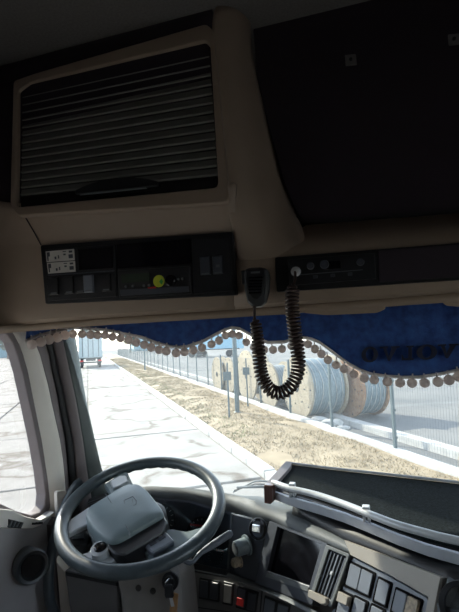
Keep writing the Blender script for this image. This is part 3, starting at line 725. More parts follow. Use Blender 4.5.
# flank of the left locker sweeping back to the right-hand locker
flank = [
    [(212, 5, 1.17), (226, 4, 1.175), (240, 6, 1.21), (252, 12, 1.27)],
    [(212, 40, 1.150), (224, 40, 1.155), (240, 40, 1.20), (250, 44, 1.28)],
    [(214, 80, 1.135), (226, 78, 1.140), (243, 78, 1.19), (257, 80, 1.28)],
    [(216, 120, 1.120), (229, 118, 1.125), (249, 116, 1.18), (267, 118, 1.28)],
    [(218, 160, 1.105), (231, 160, 1.110), (255, 158, 1.17), (277, 162, 1.28)],
    [(221, 188, 1.095), (234, 190, 1.100), (262, 192, 1.16), (288, 196, 1.27)],
    [(228, 210, 1.11), (240, 214, 1.11), (270, 214, 1.15), (300, 222, 1.25)],
    [(234, 236, 1.135), (246, 238, 1.135), (276, 238, 1.14), (306, 238, 1.16)],
    [(236, 262, 1.145), (248, 262, 1.14), (275, 261, 1.14), (306, 259, 1.15)]]
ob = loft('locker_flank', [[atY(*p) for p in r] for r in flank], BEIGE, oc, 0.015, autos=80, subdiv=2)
# right-hand lower shelf around the black radio strip
ur = [234, 275, 306, 380, 459, 700, 1100]
rowsR = []
for f, y in ((lambda u: nose(u)+2, 1.19), (nose, 1.165), (lambda u: nose(u)-3, 1.150), (lambda u: panb(u)-1, 1.145), (lambda u: interp([(234, 262), (275, 258), (459, 243), (1200, 187)], u), 1.140),
             (lambda u: interp([(234, 258), (275, 252), (306, 244), (459, 232), (1200, 176)], u), 1.150), (lambda u: interp([(234, 257), (275, 246), (306, 225), (459, 213), (1200, 155)], u), 1.235)):
    rowsR.append([atY(u, f(u), y) for u in ur])
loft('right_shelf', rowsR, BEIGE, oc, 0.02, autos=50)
# underside going back to the screen
und = [[P(u, nose(u)+1, 1.17) for u in (-20, 30, 110, 235, 459, 1100)], [Vector((P(u, nose(u)+1, 1.17).x*1.0, 1.36, 2.606)) for u in (-20, 30, 110, 235, 459, 1100)], [Vector((P(u, nose(u)+1, 1.17).x*1.0, 1.60, 2.66)) for u in (-20, 30, 110, 235, 459, 1100)]]
loft('underside', und, BEIGE, oc, 0.02)
# right-hand locker door, dark, set back
PRL = plane((0, 1.27, 3.0), (0, -1, 0.10))
dr = slab('locker_door', [(252, 10), (258, 80), (268, 125), (285, 185), (293, 205), (301, 222), (330, 222.5), (459, 212.5), (1100, 162), (1100, -260), (459, -60)], PRL, 0.02, DARKTRIM, oc, off=0.012, rnd=0.02, inset=0.004)
slab('door_lip', [(297, 218), (302, 224.5), (330, 225), (459, 215), (1100, 165), (1100, 160), (459, 211), (330, 221), (304, 220.5)], PRL, 0.02, BLACK, dr, off=0.016, inset=0.002)
st(box('trim_3', (0.55, 1.33, 3.1), (1.5, 0.02, 0.75), DARKTRIM))
HEADD = mat('locker_bolt_plate', (0.16, 0.15, 0.15), 0.5)
for k, (u, v) in enumerate(((351, 63.5), (453, 43.5))):
    b_ = slab('bolt_plate', [(u-6, v-5), (u+5, v-6), (u+6, v+4.5), (u-5, v+5.5)], PRL, 0.006, HEADD, dr, off=0.017, inset=0.002, rnd=0.003)
    q = hit(u, v, PRL)+PRL[1]*0.017; lathe('bolt_head', [(0.005, 0), (0.0045, 0.004), (0.002, 0.005)], q, PRL[1], BLACK, b_, 8)
tube('shell_seam', [P(19, 206, 1.083), P(27, 220, 1.101), P(34, 232, 1.117), P(41, 245, 1.128)], 0.0018, DARKTRIM, oc, 6)
# bezel and shutter
PS = plane(atY(20, 205, 1.09), (0, -1, 0.17))
SH = [(24, 93), (209.5, 51), (218, 177), (22, 197)]
ring('shutter_bezel', [(17, 84), (40, 76), (208, 28), (215, 34), (231, 203), (222, 206), (21, 218), (14, 206)], [(22, 94), (33, 86), (207, 45), (212, 50), (220, 186), (218, 190), (22, 209), (19, 205)], PS, 0.02, BEIGE, oc, off=0.016, ro=0.012, ri=0.008, bevel=0.004)
sh = slab('shutter', SH, PS, 0.004, BLACK, oc, off=-0.002)
NS = 14
for k in range(NS):
    q = sub(SH, 0, (k+0.04)/NS, 1, (k+0.90)/NS)
    a = [hit(*p, PS) for p in q]; n = PS[1]; bm = bmesh.new(); pr = []
    for t, d in ((0, 0.000), (.06, .0022), (.72, .0034), (.80, .0064), (.92, .0064), (1, 0.001)): pr.append((a[0].lerp(a[3], t)+n*d, a[1].lerp(a[2], t)+n*d))
    add_prism(bm, [x[0] for x in pr], [x[1] for x in pr]); build('slat', bm, SLAT, sh, autos=60)
bar = slab('shutter_handle', [(22, 198), (219, 178), (219, 188.5), (22, 208.5)], PS, 0.01, BLACKG, oc, off=0.006, inset=0.002)
hb = bmesh.new(); hn = 10
fr_ = [hit(lerp(78, 160, k/hn), lerp(193, 184, k/hn)-8*math.sin(math.pi*k/hn)**.8, PS) for k in range(hn+1)] + [hit(160, 187.5, PS), hit(78, 196, PS)]
add_prism(hb, [p+PS[1]*0.016 for p in fr_], [p+PS[1]*0.002 for p in fr_]); build('finger_pull', hb, BLACK, bar, bevel=0.002)
tube('pull_edge', [hit(84, 197.5, PS)+PS[1]*.018, hit(110, 195.5, PS)+PS[1]*.021, hit(150, 191, PS)+PS[1]*.018], 0.0022, DASHT, bar, 6)

# black panels in the lower face
PP = plane((-0.6, 1.128, 2.7), (0, -1, -0.02))
fr = slab('panel_frame', [(41, 245.5), (233, 232), (236.5, 295), (46, 304)], PP, 0.03, BLACK, oc, off=0.004, rnd=0.006, inset=0.002)
m1 = slab('switch_module', [(46, 250), (115.5, 245), (118, 296.5), (50, 301)], PP, 0.01, BLACK, oc, off=0.008, inset=0.0015)
slab('pocket', [(80, 250), (113.5, 247.5), (114.5, 268), (81, 270.5)], PP, 0.004, BLACKG, m1, off=0.0095)
slab('dividing_ridge', [(50, 275), (116, 270.5), (116, 271.5), (50, 276)], PP, 0.006, DASHF, m1, off=0.0105)
for k, c in enumerate((((48, 252), (76, 249.5), (76.8, 260.6), (49, 262.6)), ((49.2, 263.4), (77, 261.5), (77.6, 272), (50.5, 274)))):
    s_ = slab('label_sticker', c, PP, 0.002, WHITEP, m1, off=0.0105)
    for (a, b, d, e) in ((.05, .1, .14, .5), (.04, .15, .08, .9), (.30, .55, .36, .8), (.42, .45, .46, .75), (.60, .12, .72, .2), (.62, .35, .70, .5), (.82, .12, .94, .3), (.80, .45, .95, .8)):
        slab('printed_sign', sub(c, a, b, d, e), PP, 0.001, DASHF, s_, off=0.0111)
for k, u in enumerate((51, 66, 77, 86, 103)):
    dv = -(u-50)*0.068; tilt = (k == 3)
    c = [(u, 278+dv), (u+9.5, 277.4+dv), (u+10, 295+dv), (u+1, 295.6+dv)]
    b_ = slab('rocker_switch', c, PP, 0.012, DASHG if tilt else BLACK, m1, off=0.0165 if tilt else 0.013, inset=0.003)
    slab('switch_mark', sub(c, .2, .86, .85, .93), PP, 0.001, DASHT, b_, off=0.0170 if tilt else 0.0135)
m2 = slab('pocket_module', [(117.5, 245), (191, 239.5), (192.5, 264), (118, 269)], PP, 0.008, BLACKG, oc, off=0.007, inset=0.0015)
m3 = slab('side_module', [(193, 239), (230.5, 236), (233, 291), (195, 294)], PP, 0.008, BLACK, oc, off=0.008, inset=0.0015)
for c in ([(201, 257), (211, 256.4), (212, 275), (202, 275.6)], [(213.5, 256.2), (223.5, 255.6), (224.5, 274), (214.5, 274.8)]):
    b_ = slab('rocker_switch', c, PP, 0.012, DASHF, m3, off=0.013, inset=0.003); slab('switch_mark', sub(c, .15, .9, .9, .96), PP, 0.001, DASHT, b_, off=0.0135)
    if c[0][0] > 212: slab('switch_dot', sub(c, .35, .5, .7, .65), PP, 0.001, DASHT, b_, off=0.0135)
# tachograph
tg = empty('tachograph', hit(155, 283, PP), 'black tachograph unit with lime sticker in the overhead panel', 'tachograph')
TG = [(119, 271), (191, 266.5), (193, 294), (121, 298)]
slab('case', TG, PP, 0.02, BLACK, tg, off=0.010, inset=0.002)
slab('display', [(123, 275), (151, 273), (151.5, 281.5), (124, 283.5)], PP, 0.004, mat('lcd_green_grey', (0.05, 0.07, 0.05), 0.2), tg, off=0.0115)
slab('lower_drawer', [(122, 290), (190, 286.5), (190.5, 292), (123, 296)], PP, 0.006, DASHF, tg, off=0.0125, inset=0.001)
for (u, v) in ((128, 287), (135, 286.5), (146, 286), (151, 285.6)):
    q = hit(u, v, PP)+PP[1]*0.010; lathe('button', [(0.004, 0), (0.0035, 0.004)], q, PP[1], DASHT, tg, 10)
q = hit(160.6, 281.5, PP)+PP[1]*0.010; ly = lathe('round_sticker', [(0.0165, 0), (0.0165, 0.0015)], q, PP[1], LIMEY, tg, 24)
slab('sticker_segment', [(161, 282), (163.6, 279), (165, 282), (163.5, 285)], PP, 0.001, GREENS, ly, off=0.0122)
q = hit(172.5, 281, PP)+PP[1]*0.010; lathe('knob', [(0.0155, 0), (0.0150, 0.006), (0.012, 0.009)], q, PP[1], BLACKG, tg, 20)
for (u, v) in ((180, 279.5), (184, 279)): q = hit(u, v, PP)+PP[1]*0.010; lathe('button', [(0.0035, 0), (0.003, 0.003)], q, PP[1], DASHT, tg, 8)
slab('red_print', [(150, 287.6), (158, 287), (158.2, 288.6), (150.2, 289)], PP, 0.001, RED, tg, off=0.0133)
# cb radio in the right strip
PQ = plane((0, 1.134, 2.66), (0, -1, -0.02))
slab('radio_recess', [(275, 257.5), (459, 243), (900, 208), (900, 253), (459, 280), (277, 292)], PQ, 0.02, BLACK, oc, off=0.003, inset=0.002, rnd=0.004)
slab('blank_cover', [(378, 251), (459, 245), (900, 211), (900, 250), (459, 277), (379, 282)], PQ, 0.01, DARKTRIM, oc, off=0.006, inset=0.002)
cb = empty('radio_set', hit(325, 275, PQ), 'black two-way radio set with coiled cord plugged in, right of the microphone', 'radio')
RC = [(288, 260), (375, 253.5), (376, 279), (290, 286)]
slab('case', RC, PQ, 0.02, BLACK, cb, off=0.009, inset=0.002)
slab('display_window', sub(RC, .40, .2, .60, .5), PQ, 0.003, BLACKG, cb, off=0.0105)
slab('trim_line', sub(RC, .1, .60, .85, .63), PQ, 0.002, DASHT, cb, off=0.0105)
for s_ in (.30, .50, .70): slab('button', sub(RC, s_-.02, .68, s_+.03, .8), PQ, 0.003, DASHF, cb, off=0.011, inset=0.0008)
for s_, t_, r_ in ((.26, .32, .009), (.42, .30, .011), (.83, .32, .009)):
    q = hit(*quad_px(RC, s_, t_), PQ)+PQ[1]*0.009; lathe('knob', [(r_, 0), (r_*.9, 0.012), (r_*.6, 0.013)], q, PQ[1], DASHF, cb, 16)
jp = hit(296.5, 272, PQ)+PQ[1]*0.008
lathe('cord_socket', [(0.012, 0), (0.012, 0.005), (0.008, 0.007), (0.008, 0.016), (0.005, 0.018)], jp, PQ[1], SILVER, cb, 18)
# microphone on its clip, with the coiled cord
PM = plane((-0.26, 1.095, 2.64), (0, -1, 0.05))
mic = empty('hand_microphone', hit(256, 290, PM), 'black hand microphone with coiled cord hanging over the windscreen', 'microphone')
MO = [(245.5, 269.5), (250, 268), (261, 267.5), (267, 269), (269, 275), (268.5, 290), (265.5, 302), (261, 306.5), (253, 307), (248, 303), (245, 290), (244, 275)]
slab('mic_body', MO, PM, 0.024, mat('mic_grey', (0.05, 0.055, 0.06), 0.4), mic, off=0.008, inset=0.006, rnd=0.004)
fp = slab('face_plate', [(248, 271), (265, 270), (266, 280), (264, 294), (258, 300), (253, 299), (248, 290), (246.5, 280)], PM, 0.006, BLACK, mic, off=0.0105, inset=0.002, rnd=0.006)
for k in range(6): slab('sound_slot', [(250, 278+k*3), (263.5-k*.3, 277.5+k*3), (263.5-k*.3, 278.7+k*3), (250, 279.2+k*3)], PM, 0.002, BLACKG, fp, off=0.0118)
slab('name_strip', [(252, 272.5), (261, 272), (261, 273.8), (252, 274.3)], PM, 0.001, DASHT, fp, off=0.0115)
slab('talk_key', [(241.5, 271), (244.5, 270.5), (245, 283), (242.5, 284)], PM, 0.016, BLACK, mic, off=0.004, inset=0.002)
slab('mount_clip', [(250, 276), (262, 276), (262, 296), (250, 296)], PM, 0.05, BLACK, mic, off=-0.012)
CY_ = 1.09
cpath = smooth_path([atY(254.5, 306, CY_), atY(254.5, 316, CY_), atY(256, 326, CY_), atY(257.8, 340, CY_), atY(259, 355, CY_), atY(261, 372, CY_), atY(267, 386, CY_), atY(277, 393, CY_), atY(288, 389, CY_), atY(296, 377, CY_), atY(298.5, 362, CY_), atY(296.5, 345, CY_), atY(294, 325, CY_), atY(292, 305, CY_), atY(292.5, 290, CY_), atY(295, 280, CY_+0.005), jp+Vector((0, -0.014, 0))], 14)
# arc-length resample, then wind the coil
Ls = [0.0]
for a, b in zip(cpath, cpath[1:]): Ls.append(Ls[-1]+(b-a).length)
def at_len(s):
    for i in range(len(Ls)-1):
        if s <= Ls[i+1]: return cpath[i].lerp(cpath[i+1], (s-Ls[i])/max(1e-9, Ls[i+1]-Ls[i]))
    return cpath[-1]
TOT = Ls[-1]; turns = 62; N = turns*12; base = [at_len(TOT*k/N) for k in range(N+1)]; frs = frames(base); pts = []
for k in range(N+1):
    s = k/N; e = min(1, max(0, (s-0.055)/0.02)); e2_ = min(1, max(0, (0.93-s)/0.03)); rr = 0.0145*min(e, e2_)
    rr *= 0.78+0.22*min(1, max(0, (s-.05)*6))
    a, b = frs[k]; th = math.tau*turns*k/N; pts.append(base[k]+a*(rr*math.cos(th))+b*(rr*math.sin(th)))
tube('coiled_cord', pts, 0.0034, mat('cord_black_brown', (0.035, 0.016, 0.014), 0.35, var=0.2), mic, 6)

# sun visors folded up under the console
def visor(c, y, label):
    t = empty('sun_visor', atY(c[0][0], c[0][1], y), label, 'sun visor', 'sun visors under the console')
    pl = plane(atY(*c[0], y), (0, -1, -0.35))
    slab('visor_blade', c, pl, 0.16, BEIGE, t, off=0.0, rnd=0.006, inset=0.003)
    q = atY(c[1][0]-4, (c[1][1]+c[2][1])/2, y); tube('hinge_rod', [q+Vector((0, -.0, .004)), q+Vector((.05, 0, .005))], 0.004, DASHF, t, 8)
    return t
visor([(213, 312), (300, 307), (303, 311), (300, 314), (216, 317.5)], 1.22, 'beige folded sun visor above the coiled cord')
visor([(300, 307), (384, 303), (386, 309), (378, 313), (326, 315.5), (303, 313)], 1.215, 'beige folded sun visor with a rounded end, centre of the windscreen')
visor([(440, 300), (520, 295), (520, 305), (470, 308), (446, 306)], 1.215, 'beige folded sun visor at the right edge of the view')
visor([(38, 322), (205, 313.5), (210, 318), (50, 326.5)], 1.23, 'long beige folded sun visor on the driver side')

# ------------------------------------------------------------------ pelmet curtain
def yc(u): return 1.45-0.23*(max(0, 95-u)/67)**1.3
edge = [(27, 341), (34, 338), (40, 335.5), (50, 333), (60, 331), (67, 328.7), (73, 327.5), (80, 328), (89, 329), (105, 330), (118, 332.3), (130, 335), (142, 337.5), (157, 343), (170, 346.5), (178, 347.5), (187, 346.5), (203, 341.5), (213, 336), (222, 331), (232, 327.5), (240, 329), (248, 333), (256, 338), (268, 342.5), (284, 342), (294, 339), (304, 337.5), (312, 339), (320, 342.5), (330, 350), (340, 357.5), (350, 364.5), (360, 370), (372, 374), (384, 376), (402, 377.3), (419, 377), (440, 374), (459, 370), (480, 362), (500, 350), (520, 342), (545, 340), (600, 352), (660, 370), (720, 372), (790, 360), (860, 335), (930, 350), (1000, 368)]
# densify the edge
ed = []
for (a, b), (c, d) in zip(edge, edge[1:]):
    n_ = max(1, int((c-a)/5))
    for k in range(n_): ed.append((lerp(a, c, k/n_), lerp(b, d, k/n_)))
ed.append(edge[-1])
def fold(p, amp=0.006): return p+Vector((0, amp*math.sin(p.x*38)+amp*0.5*math.sin(p.x*91+1), 0))
topz = 2.635
rows = []
for j in range(9):
    t = j/8; r_ = []
    for u, v in ed:
        b = atY(u, v, yc(u)); tp_ = Vector((b.x, b.y+0.02, topz)); q = b.lerp(tp_, t); r_.append(fold(q, 0.007*(0.4+t)))
    rows.append(r_)
cur = empty('pelmet_curtain', (-0.3, 1.45, 2.4), 'blue velvet pelmet curtain with white braid and pompom fringe across the windscreen', 'curtain')
loft('velvet', rows, VELVET, cur, thick=0.004, autos=180)
brd = [[fold(atY(u, v+dv, yc(u)), 0.0028)+Vector((0, -0.004, 0)) for u, v in ed] for dv in (1.6, 0.2, -1.6)]
loft('braid', brd, BRAID, cur, thick=0.004, autos=180)
poms = [(32, 344.6), (41, 342), (49, 339.6), (57.5, 337.5), (65, 335.3), (72.8, 334), (82, 334), (90.5, 334.8), (97.5, 335), (105, 335.3), (112.5, 337), (120.5, 338.3), (128.6, 340), (136.3, 342.5), (144.4, 344.8), (151.2, 347.4), (159, 349.8), (166.3, 351.2), (176, 353), (184.5, 352), (193.2, 350), (202, 347.6), (211.5, 344.3), (219, 340.6), (225.5, 335.5), (232, 334), (239, 335.6), (246.3, 342), (254, 347.2), (264, 349.8), (273, 349.8), (282, 349), (291.5, 346), (300.5, 343.6), (308, 344.2), (315, 349), (321.5, 354), (328, 360), (336, 365), (344, 369), (353.7, 374.4), (364.2, 378), (374.2, 379.8), (387.4, 381.8), (400, 382.8), (412, 383), (424.6, 382.8), (438, 381.8), (449, 380), (458.5, 376.5), (469, 373)]
u_ = 480
while u_ < 990: poms.append((u_, interp(edge, u_)+6)); u_ += 11
pm = bmesh.new(); bmesh.ops.create_icosphere(pm, subdivisions=3, radius=1.0)
for v in pm.verts:
    v.co *= 1+0.10*noise.noise(v.co*5)
pb0 = build('pompom', pm, POM, None, smooth=True, origin=(0, 0, 0)); thr = bmesh.new(); add_tube(thr, [(0, 0, 0.6), (0, 0.05, 1.9)], 0.16, 5); th0 = build('thread', thr, BRAID, None, origin=(0, 0, 0))
for k, (u, v) in enumerate(poms):
    rad = interp([(30, 5.0), (60, 4.9), (75, 4.2), (110, 4.2), (135, 4.3), (180, 4.5), (230, 4.0), (300, 4.2), (360, 4.5), (420, 5.0), (459, 5.2), (700, 5.2)], u)
    y = yc(u)-0.012; p = atY(u, v, y); r_ = rad/F*(p-CAM).dot(FW)
    o = pb0 if k == 0 else pb0.copy()
    if k: COL.objects.link(o)
    o.parent = cur; o.location = p-OFF[cur.name]; o.scale = (r_, r_, r_*random.uniform(.95, 1.05)); o.rotation_euler = (random.uniform(-.25, .25), 0, random.uniform(0, 6))
    t_ = th0 if k == 0 else th0.copy()
    if k: COL.objects.link(t_)
    t_.parent = cur; t_.location = p-OFF[cur.name]; t_.scale = (r_, r_, r_); t_.rotation_euler = (random.uniform(-.1, .1), random.uniform(-.2, .2), 0)
# lettering (worn on the far side, so it reads mirrored from inside): V O L V O with slab serifs
def glyph(bm, ch, x0, w_, M):
    def poly(pts): add_prism(bm, [M(x0+x*w_, y, 0.0) for x, y in pts], [M(x0+x*w_, y, 1.0) for x, y in pts])
    if ch == 'V':
        poly([(.08, 1), (.36, 1), (.56, .32), (.50, 0)]); poly([(.50, 0), (.56, .32), (.70, 1), (.88, 1), (.60, 0)])
        poly([(0, .88), (0, 1), (.44, 1), (.44, .88)]); poly([(.60, .88), (.60, 1), (1, 1), (1, .88)])
    elif ch == 'L':
        poly([(.15, 0), (.15, 1), (.45, 1), (.45, 0)]); poly([(0, .88), (0, 1), (.6, 1), (.6, .88)]); poly([(0, 0), (0, .12), (1, .12), (1, 0)]); poly([(.86, .12), (.80, .12), (.93, .38), (1, .38), (1, .12)])
    else:
        n_ = 20
        for k in range(n_):
            a, b = k*math.tau/n_, (k+1)*math.tau/n_
            poly([(.5+.5*math.cos(a), .5+.54*math.sin(a)), (.5+.5*math.cos(b), .5+.54*math.sin(b)), (.5+.23*math.cos(b), .5+.40*math.sin(b)), (.5+.23*math.cos(a), .5+.40*math.sin(a))])
LQ = [(361.5, 347.5), (459, 343.5), (459, 357.5), (361.5, 362)]
def ML(x, y, d):
    u, v = quad_px(LQ, x, 1-y); p = fold(atY(u, v, yc(u)), 0.0045); return p+Vector((0, -0.0135+0.009*d, 0))
lets = [('O', .0, .17), ('V', .19, .20), ('L', .41, .12), ('O', .56, .21), ('V', .78, .21)]
for ch, x0, w_ in lets:
    bm = bmesh.new(); glyph(bm, ch, 0, 1, lambda x, y, d, x0=x0, w_=w_: ML(x0+(1-x)*w_, y, d)); build('letter', bm, VELVETD, cur)
tube('curtain_rod', [fold(atY(27, 341, 1.22), 0)*1.0+Vector((0, 0.02, 2.635-atY(27, 341, 1.22).z))] + [Vector((x, 1.475-(0.0 if x > -.9 else (abs(x)-.9)*0.9), 2.637)) for x in (-0.98, -0.8, -0.4, 0, 0.5, 1.2)], 0.005, SILVER, cur, 8)

# ------------------------------------------------------------------ dashboard
A_, B_ = atY(245, 520, 1.5), atY(420, 600, 1.05)
h_ = (B_-A_); h_.z = 0; h_.normalize(); nh_ = Vector((h_.y, -h_.x, 0)); nh_ = nh_ if nh_.dot(CAM-B_) > 0 else -nh_
def tilted(p, nh, t): return plane(p, Vector(nh).normalized()*math.cos(R(t))+Vector((0, 0, math.sin(R(t)))))
PDm = tilted((A_+B_)/2, nh_, 25)                    # centre of the dash, turned to the driver
KE = hit(268, 522, PDm)
PK = tilted(KE, Vector((-0.30, -0.95, 0)), 18)      # knob panel
CE = hit(232, 540, PK)
PC = tilted(CE, Vector((0.05, -1, 0)), 30)          # instruments
ds = empty('dashboard', (0.0, 1.5, 1.2), 'grey wrap-around truck dashboard with screen, vents and switch panels', 'dashboard')
def surf(u, v, off=0.0):
    pl = PC if u < 232 else (PK if u < 268 else PDm)
    return hit(u, v, pl)+pl[1]*off
Tt = [(40, 512), (70, 505), (90, 497), (120, 489), (150, 486), (190, 488), (225, 493), (250, 499), (272, 507), (300, 518), (330, 532), (345, 540), (400, 560), (444, 577.5)]
Bt = [(40, 520), (70, 514), (90, 508), (120, 500), (150, 497), (190, 501), (232, 513), (270, 522), (330, 545), (352, 553.5), (433, 596), (444, 600)]
us = [60, 75, 90, 105, 120, 135, 150, 170, 190, 208, 225, 240, 255, 270, 285, 300, 315, 330, 345, 360, 380, 400, 420, 444]
def hood_y(u): return interp([(40, 1.55), (120, 1.62), (150, 1.63), (190, 1.63), (225, 1.60), (250, 1.55)], u)
def edge_pt(u, v, dy):
    if u <= 250: return atY(u, v, hood_y(u)+dy)
    p = surf(u, v, 0); return p+(p-CAM).normalized()*(dy*0.9)
r0, r1, r2, r3, r4 = [], [], [], [], []
for u in us:
    t, b = interp(Tt, u), interp(Bt, u)
    e = edge_pt(u, t, 0.035); r1.append(e)
    r0.append(Vector((max(XL+.02, e.x*1.08), ygl(e.x, 1.82)-0.05, 1.80)))
    m_ = e.lerp(r0[-1], 0.22); m_.z = e.z-0.012; r4.append(m_)
    r2.append(edge_pt(u, lerp(t, b, .45), 0.008)); r3.append(edge_pt(u, b, 0.004))
loft('hood', [r0, r4, r1, r2, r3], DASHT, ds, 0.012, autos=60)
# strip of lighter taupe trim above the switches
slab('taupe_trim', [(345, 540), (372, 550), (444, 577.5), (441, 592), (430, 650), (421, 650), (432, 598), (390, 574), (351, 554.5)], PDm, 0.02, DASHTAN, ds, off=0.006, inset=0.004)
# instrument binnacle
slab('instrument_face', [(100, 500), (150, 496), (190, 500), (233, 512), (228, 572), (180, 562), (100, 556)], PC, 0.02, DASHF, ds, off=-0.012)
slab('binnacle_floor', [(100, 552), (180, 560), (228, 570), (228, 578), (180, 570), (100, 566)], PC, 0.05, BLACK, ds, off=0.01, inset=0.003)
bm = bmesh.new(); slab_bm(bm, [(104, 503), (150, 499), (190, 503), (231, 515), (227, 570), (180, 559), (104, 553)], PC, 0.002, 0.006); build('instrument_glass', bm, GLASSC, ds)
for c_, rr in (((160, 520), 0.052), ((200, 532), 0.048), ((215, 556), 0.026)):
    q = hit(c_[0], c_[1], PC)+PC[1]*(-0.010); g_ = lathe('gauge', [(rr, 0), (rr, 0.003), (rr*.94, 0.003), (rr*.93, 0.001)], q, PC[1], BLACK, ds, 28)
    tk = bmesh.new(); e1 = PC[1].cross(Vector((0, 0, 1))).normalized(); e2 = PC[1].cross(e1).normalized()
    for k in range(13):
        a = R(-220+k*260/12); d = e1*math.cos(a)+e2*math.sin(a); add_tube(tk, [q+PC[1]*.004+d*rr*.74, q+PC[1]*.004+d*rr*.88], rr*.018, 4)
    tag(build('gauge_ticks', tk, WHITEP, g_), kind='stuff')
slab('red_needle', [(190, 523.5), (203, 525.2), (203, 526.8), (190, 525.6)], PC, 0.001, RED, ds, off=0.0)
slab('red_needle', [(216, 549), (224, 550.6), (224, 552.2), (216, 550.8)], PC, 0.001, RED, ds, off=0.0)
# knob panel
slab('knob_panel', [(233, 514), (268, 523), (256, 582), (229, 573)], PK, 0.03, DASHF, ds, off=0.003, inset=0.002, rnd=0.004)
slab('panel_seam', [(231.6, 513), (233, 513.5), (229.2, 573), (227.8, 572.5)], PK, 0.02, DASHT, ds, off=0.006)
def knob(name, u, v, r, hgt, m, parent, pl, axis=None, cap=None):
    q = hit(u, v, pl)+pl[1]*0.003; ax = axis or pl[1]
    k_ = lathe(name, [(r*1.28, 0), (r*1.28, hgt*.12), (r, hgt*.16), (r*.96, hgt*.9), (r*.85, hgt)], q, ax, m, parent, 24)
    if cap: lathe('knob_cap', [(r*.7, hgt), (r*.68, hgt+.002), (r*.5, hgt+.003)], q, ax, cap, k_, 20)
    return q
q = hit(259, 529, PK)+PK[1]*.003
lathe('bezel_rim', [(0.033, 0), (0.033, 0.003), (0.030, 0.004)], q, PK[1], DASHG, ds, 28)
rs = lathe('switch_bezel', [(0.030, 0), (0.030, 0.007), (0.024, 0.008), (0.022, 0.002)], q, PK[1], BLACKG, ds, 28)
slab('chrome_paddle', [(255, 524), (263, 525), (262.5, 533), (254.5, 532)], PK, 0.016, CHROME, rs, off=0.020, inset=0.004)
knob('light_knob', 247.5, 545, 0.024, 0.042, mat('knob_teal_grey', (0.22, 0.27, 0.29), 0.35), ds, PK, (PK[1]+Vector((-.55, 0, -.35))).normalized(), cap=DASHT)
for k in range(3): slab('symbol', [(233.5+k*2.4, 541+k), (235+k*2.4, 541.4+k), (234.8+k*2.4, 546+k), (233.3+k*2.4, 545.6+k)], PK, 0.001, DASHT, ds, off=0.0045)
knob('dimmer_knob', 240, 561, 0.0145, 0.024, TANWORN, ds, PK, (PK[1]+Vector((-.4, 0, -.3))).normalized(), cap=TANWORN)
# screen
ring('screen_surround', [(270, 521), (329, 544), (313, 606), (256, 583)], [(278.5, 527), (322.5, 544.5), (310.5, 586), (268, 571)], PDm, 0.03, DASHF, ds, off=0.004, ro=0.006, ri=0.003, bevel=0.002)
sc_ = slab('screen', [(277, 525), (324, 543.5), (311.5, 588), (266.5, 572.5)], PDm, 0.01, BLACKG, ds, off=-0.010)
slab('screen_sill', [(268, 573), (311, 588), (309.5, 592), (266.5, 577)], PDm, 0.02, DASHT, ds, off=0.006, inset=0.002)
# tall air vent
VO = [(328, 545), (352, 555), (333.5, 608), (311.5, 597)]; VI = [(331, 550), (348.5, 557.5), (333, 600.5), (317, 592.5)]
ring('vent_surround', VO, VI, PDm, 0.04, DASHT, ds, off=0.008, ro=0.006, ri=0.004, bevel=0.002)
vn = slab('vent_box', [(329, 548), (350, 557), (333, 604), (315, 595)], PDm, 0.012, BLACK, ds, off=-0.022)
for k in range(5):
    s = (k+.5)/5; a = sub(VI, s-.035, .02, s+.035, .98)
    slab('slat', a, PDm, 0.022, DASHF if k != 2 else DASHG, vn, off=0.004, inset=0.001)
slab('vent_tab', sub(VI, .47, .42, .60, .50), PDm, 0.006, SILVER, vn, off=0.009, inset=0.001)
slab('vent_thumb_wheel', [(312, 590), (331, 599), (331.5, 604.5), (326, 606), (311, 597)], PDm, 0.014, DASHTAN, vn, off=0.016, inset=0.004, rnd=0.004)
# switch panel right of the vent
slab('switch_panel', [(353, 557), (388, 575), (429, 599), (416, 660), (300, 640), (336, 607)], PDm, 0.02, DASHG, ds, off=0.000, rnd=0.006, inset=0.002)
VOID = mat('gap_black', (0.004, 0.004, 0.005), 0.9, spec=0.1)
def button(u, v, m, raised=0.0050, tip=False, lab=None):
    w2 = (5.6, 2.9); hd = (-2.4, 10.8)
    c = [(u-w2[0]-hd[0], v-w2[1]-hd[1]), (u+w2[0]-hd[0], v+w2[1]-hd[1]), (u+w2[0]+hd[0], v+w2[1]+hd[1]), (u-w2[0]+hd[0], v-w2[1]+hd[1])]
    g = 1.30; c2 = [(u+(x-u)*g, v+(y-v)*(1+(g-1)*.7)) for x, y in c]
    f = slab('switch_frame', c2, PDm, 0.006, VOID, ds, off=0.0026, rnd=0.004)
    b_ = slab('rocker', c, PDm, 0.01, m, f, off=raised, rnd=0.0035, inset=0.0018)
    if tip: slab('lit_tip', [c[0], c[1], (lerp(c[1][0], c[2][0], .45), lerp(c[1][1], c[2][1], .45)), (lerp(c[0][0], c[3][0], .45), lerp(c[0][1], c[3][1], .45))], PDm, 0.012, DASHTAN, b_, off=raised+0.010, inset=0.003, rnd=.002)
    if lab: tag(f, lab)
for u, v in ((354.6, 577), (366.2, 582.5), (383, 592.5), (400.5, 603)): button(u, v, DASHG)
button(413.5, 609.5, TANWORN, 0.010, lab='worn tan rocker switch')
button(345, 605.5, DASHG, tip=True); button(359, 611, DASHG); button(376, 619, DASHG)
for u, v in ((393, 630), (406, 636)): button(u, v, DASHG)
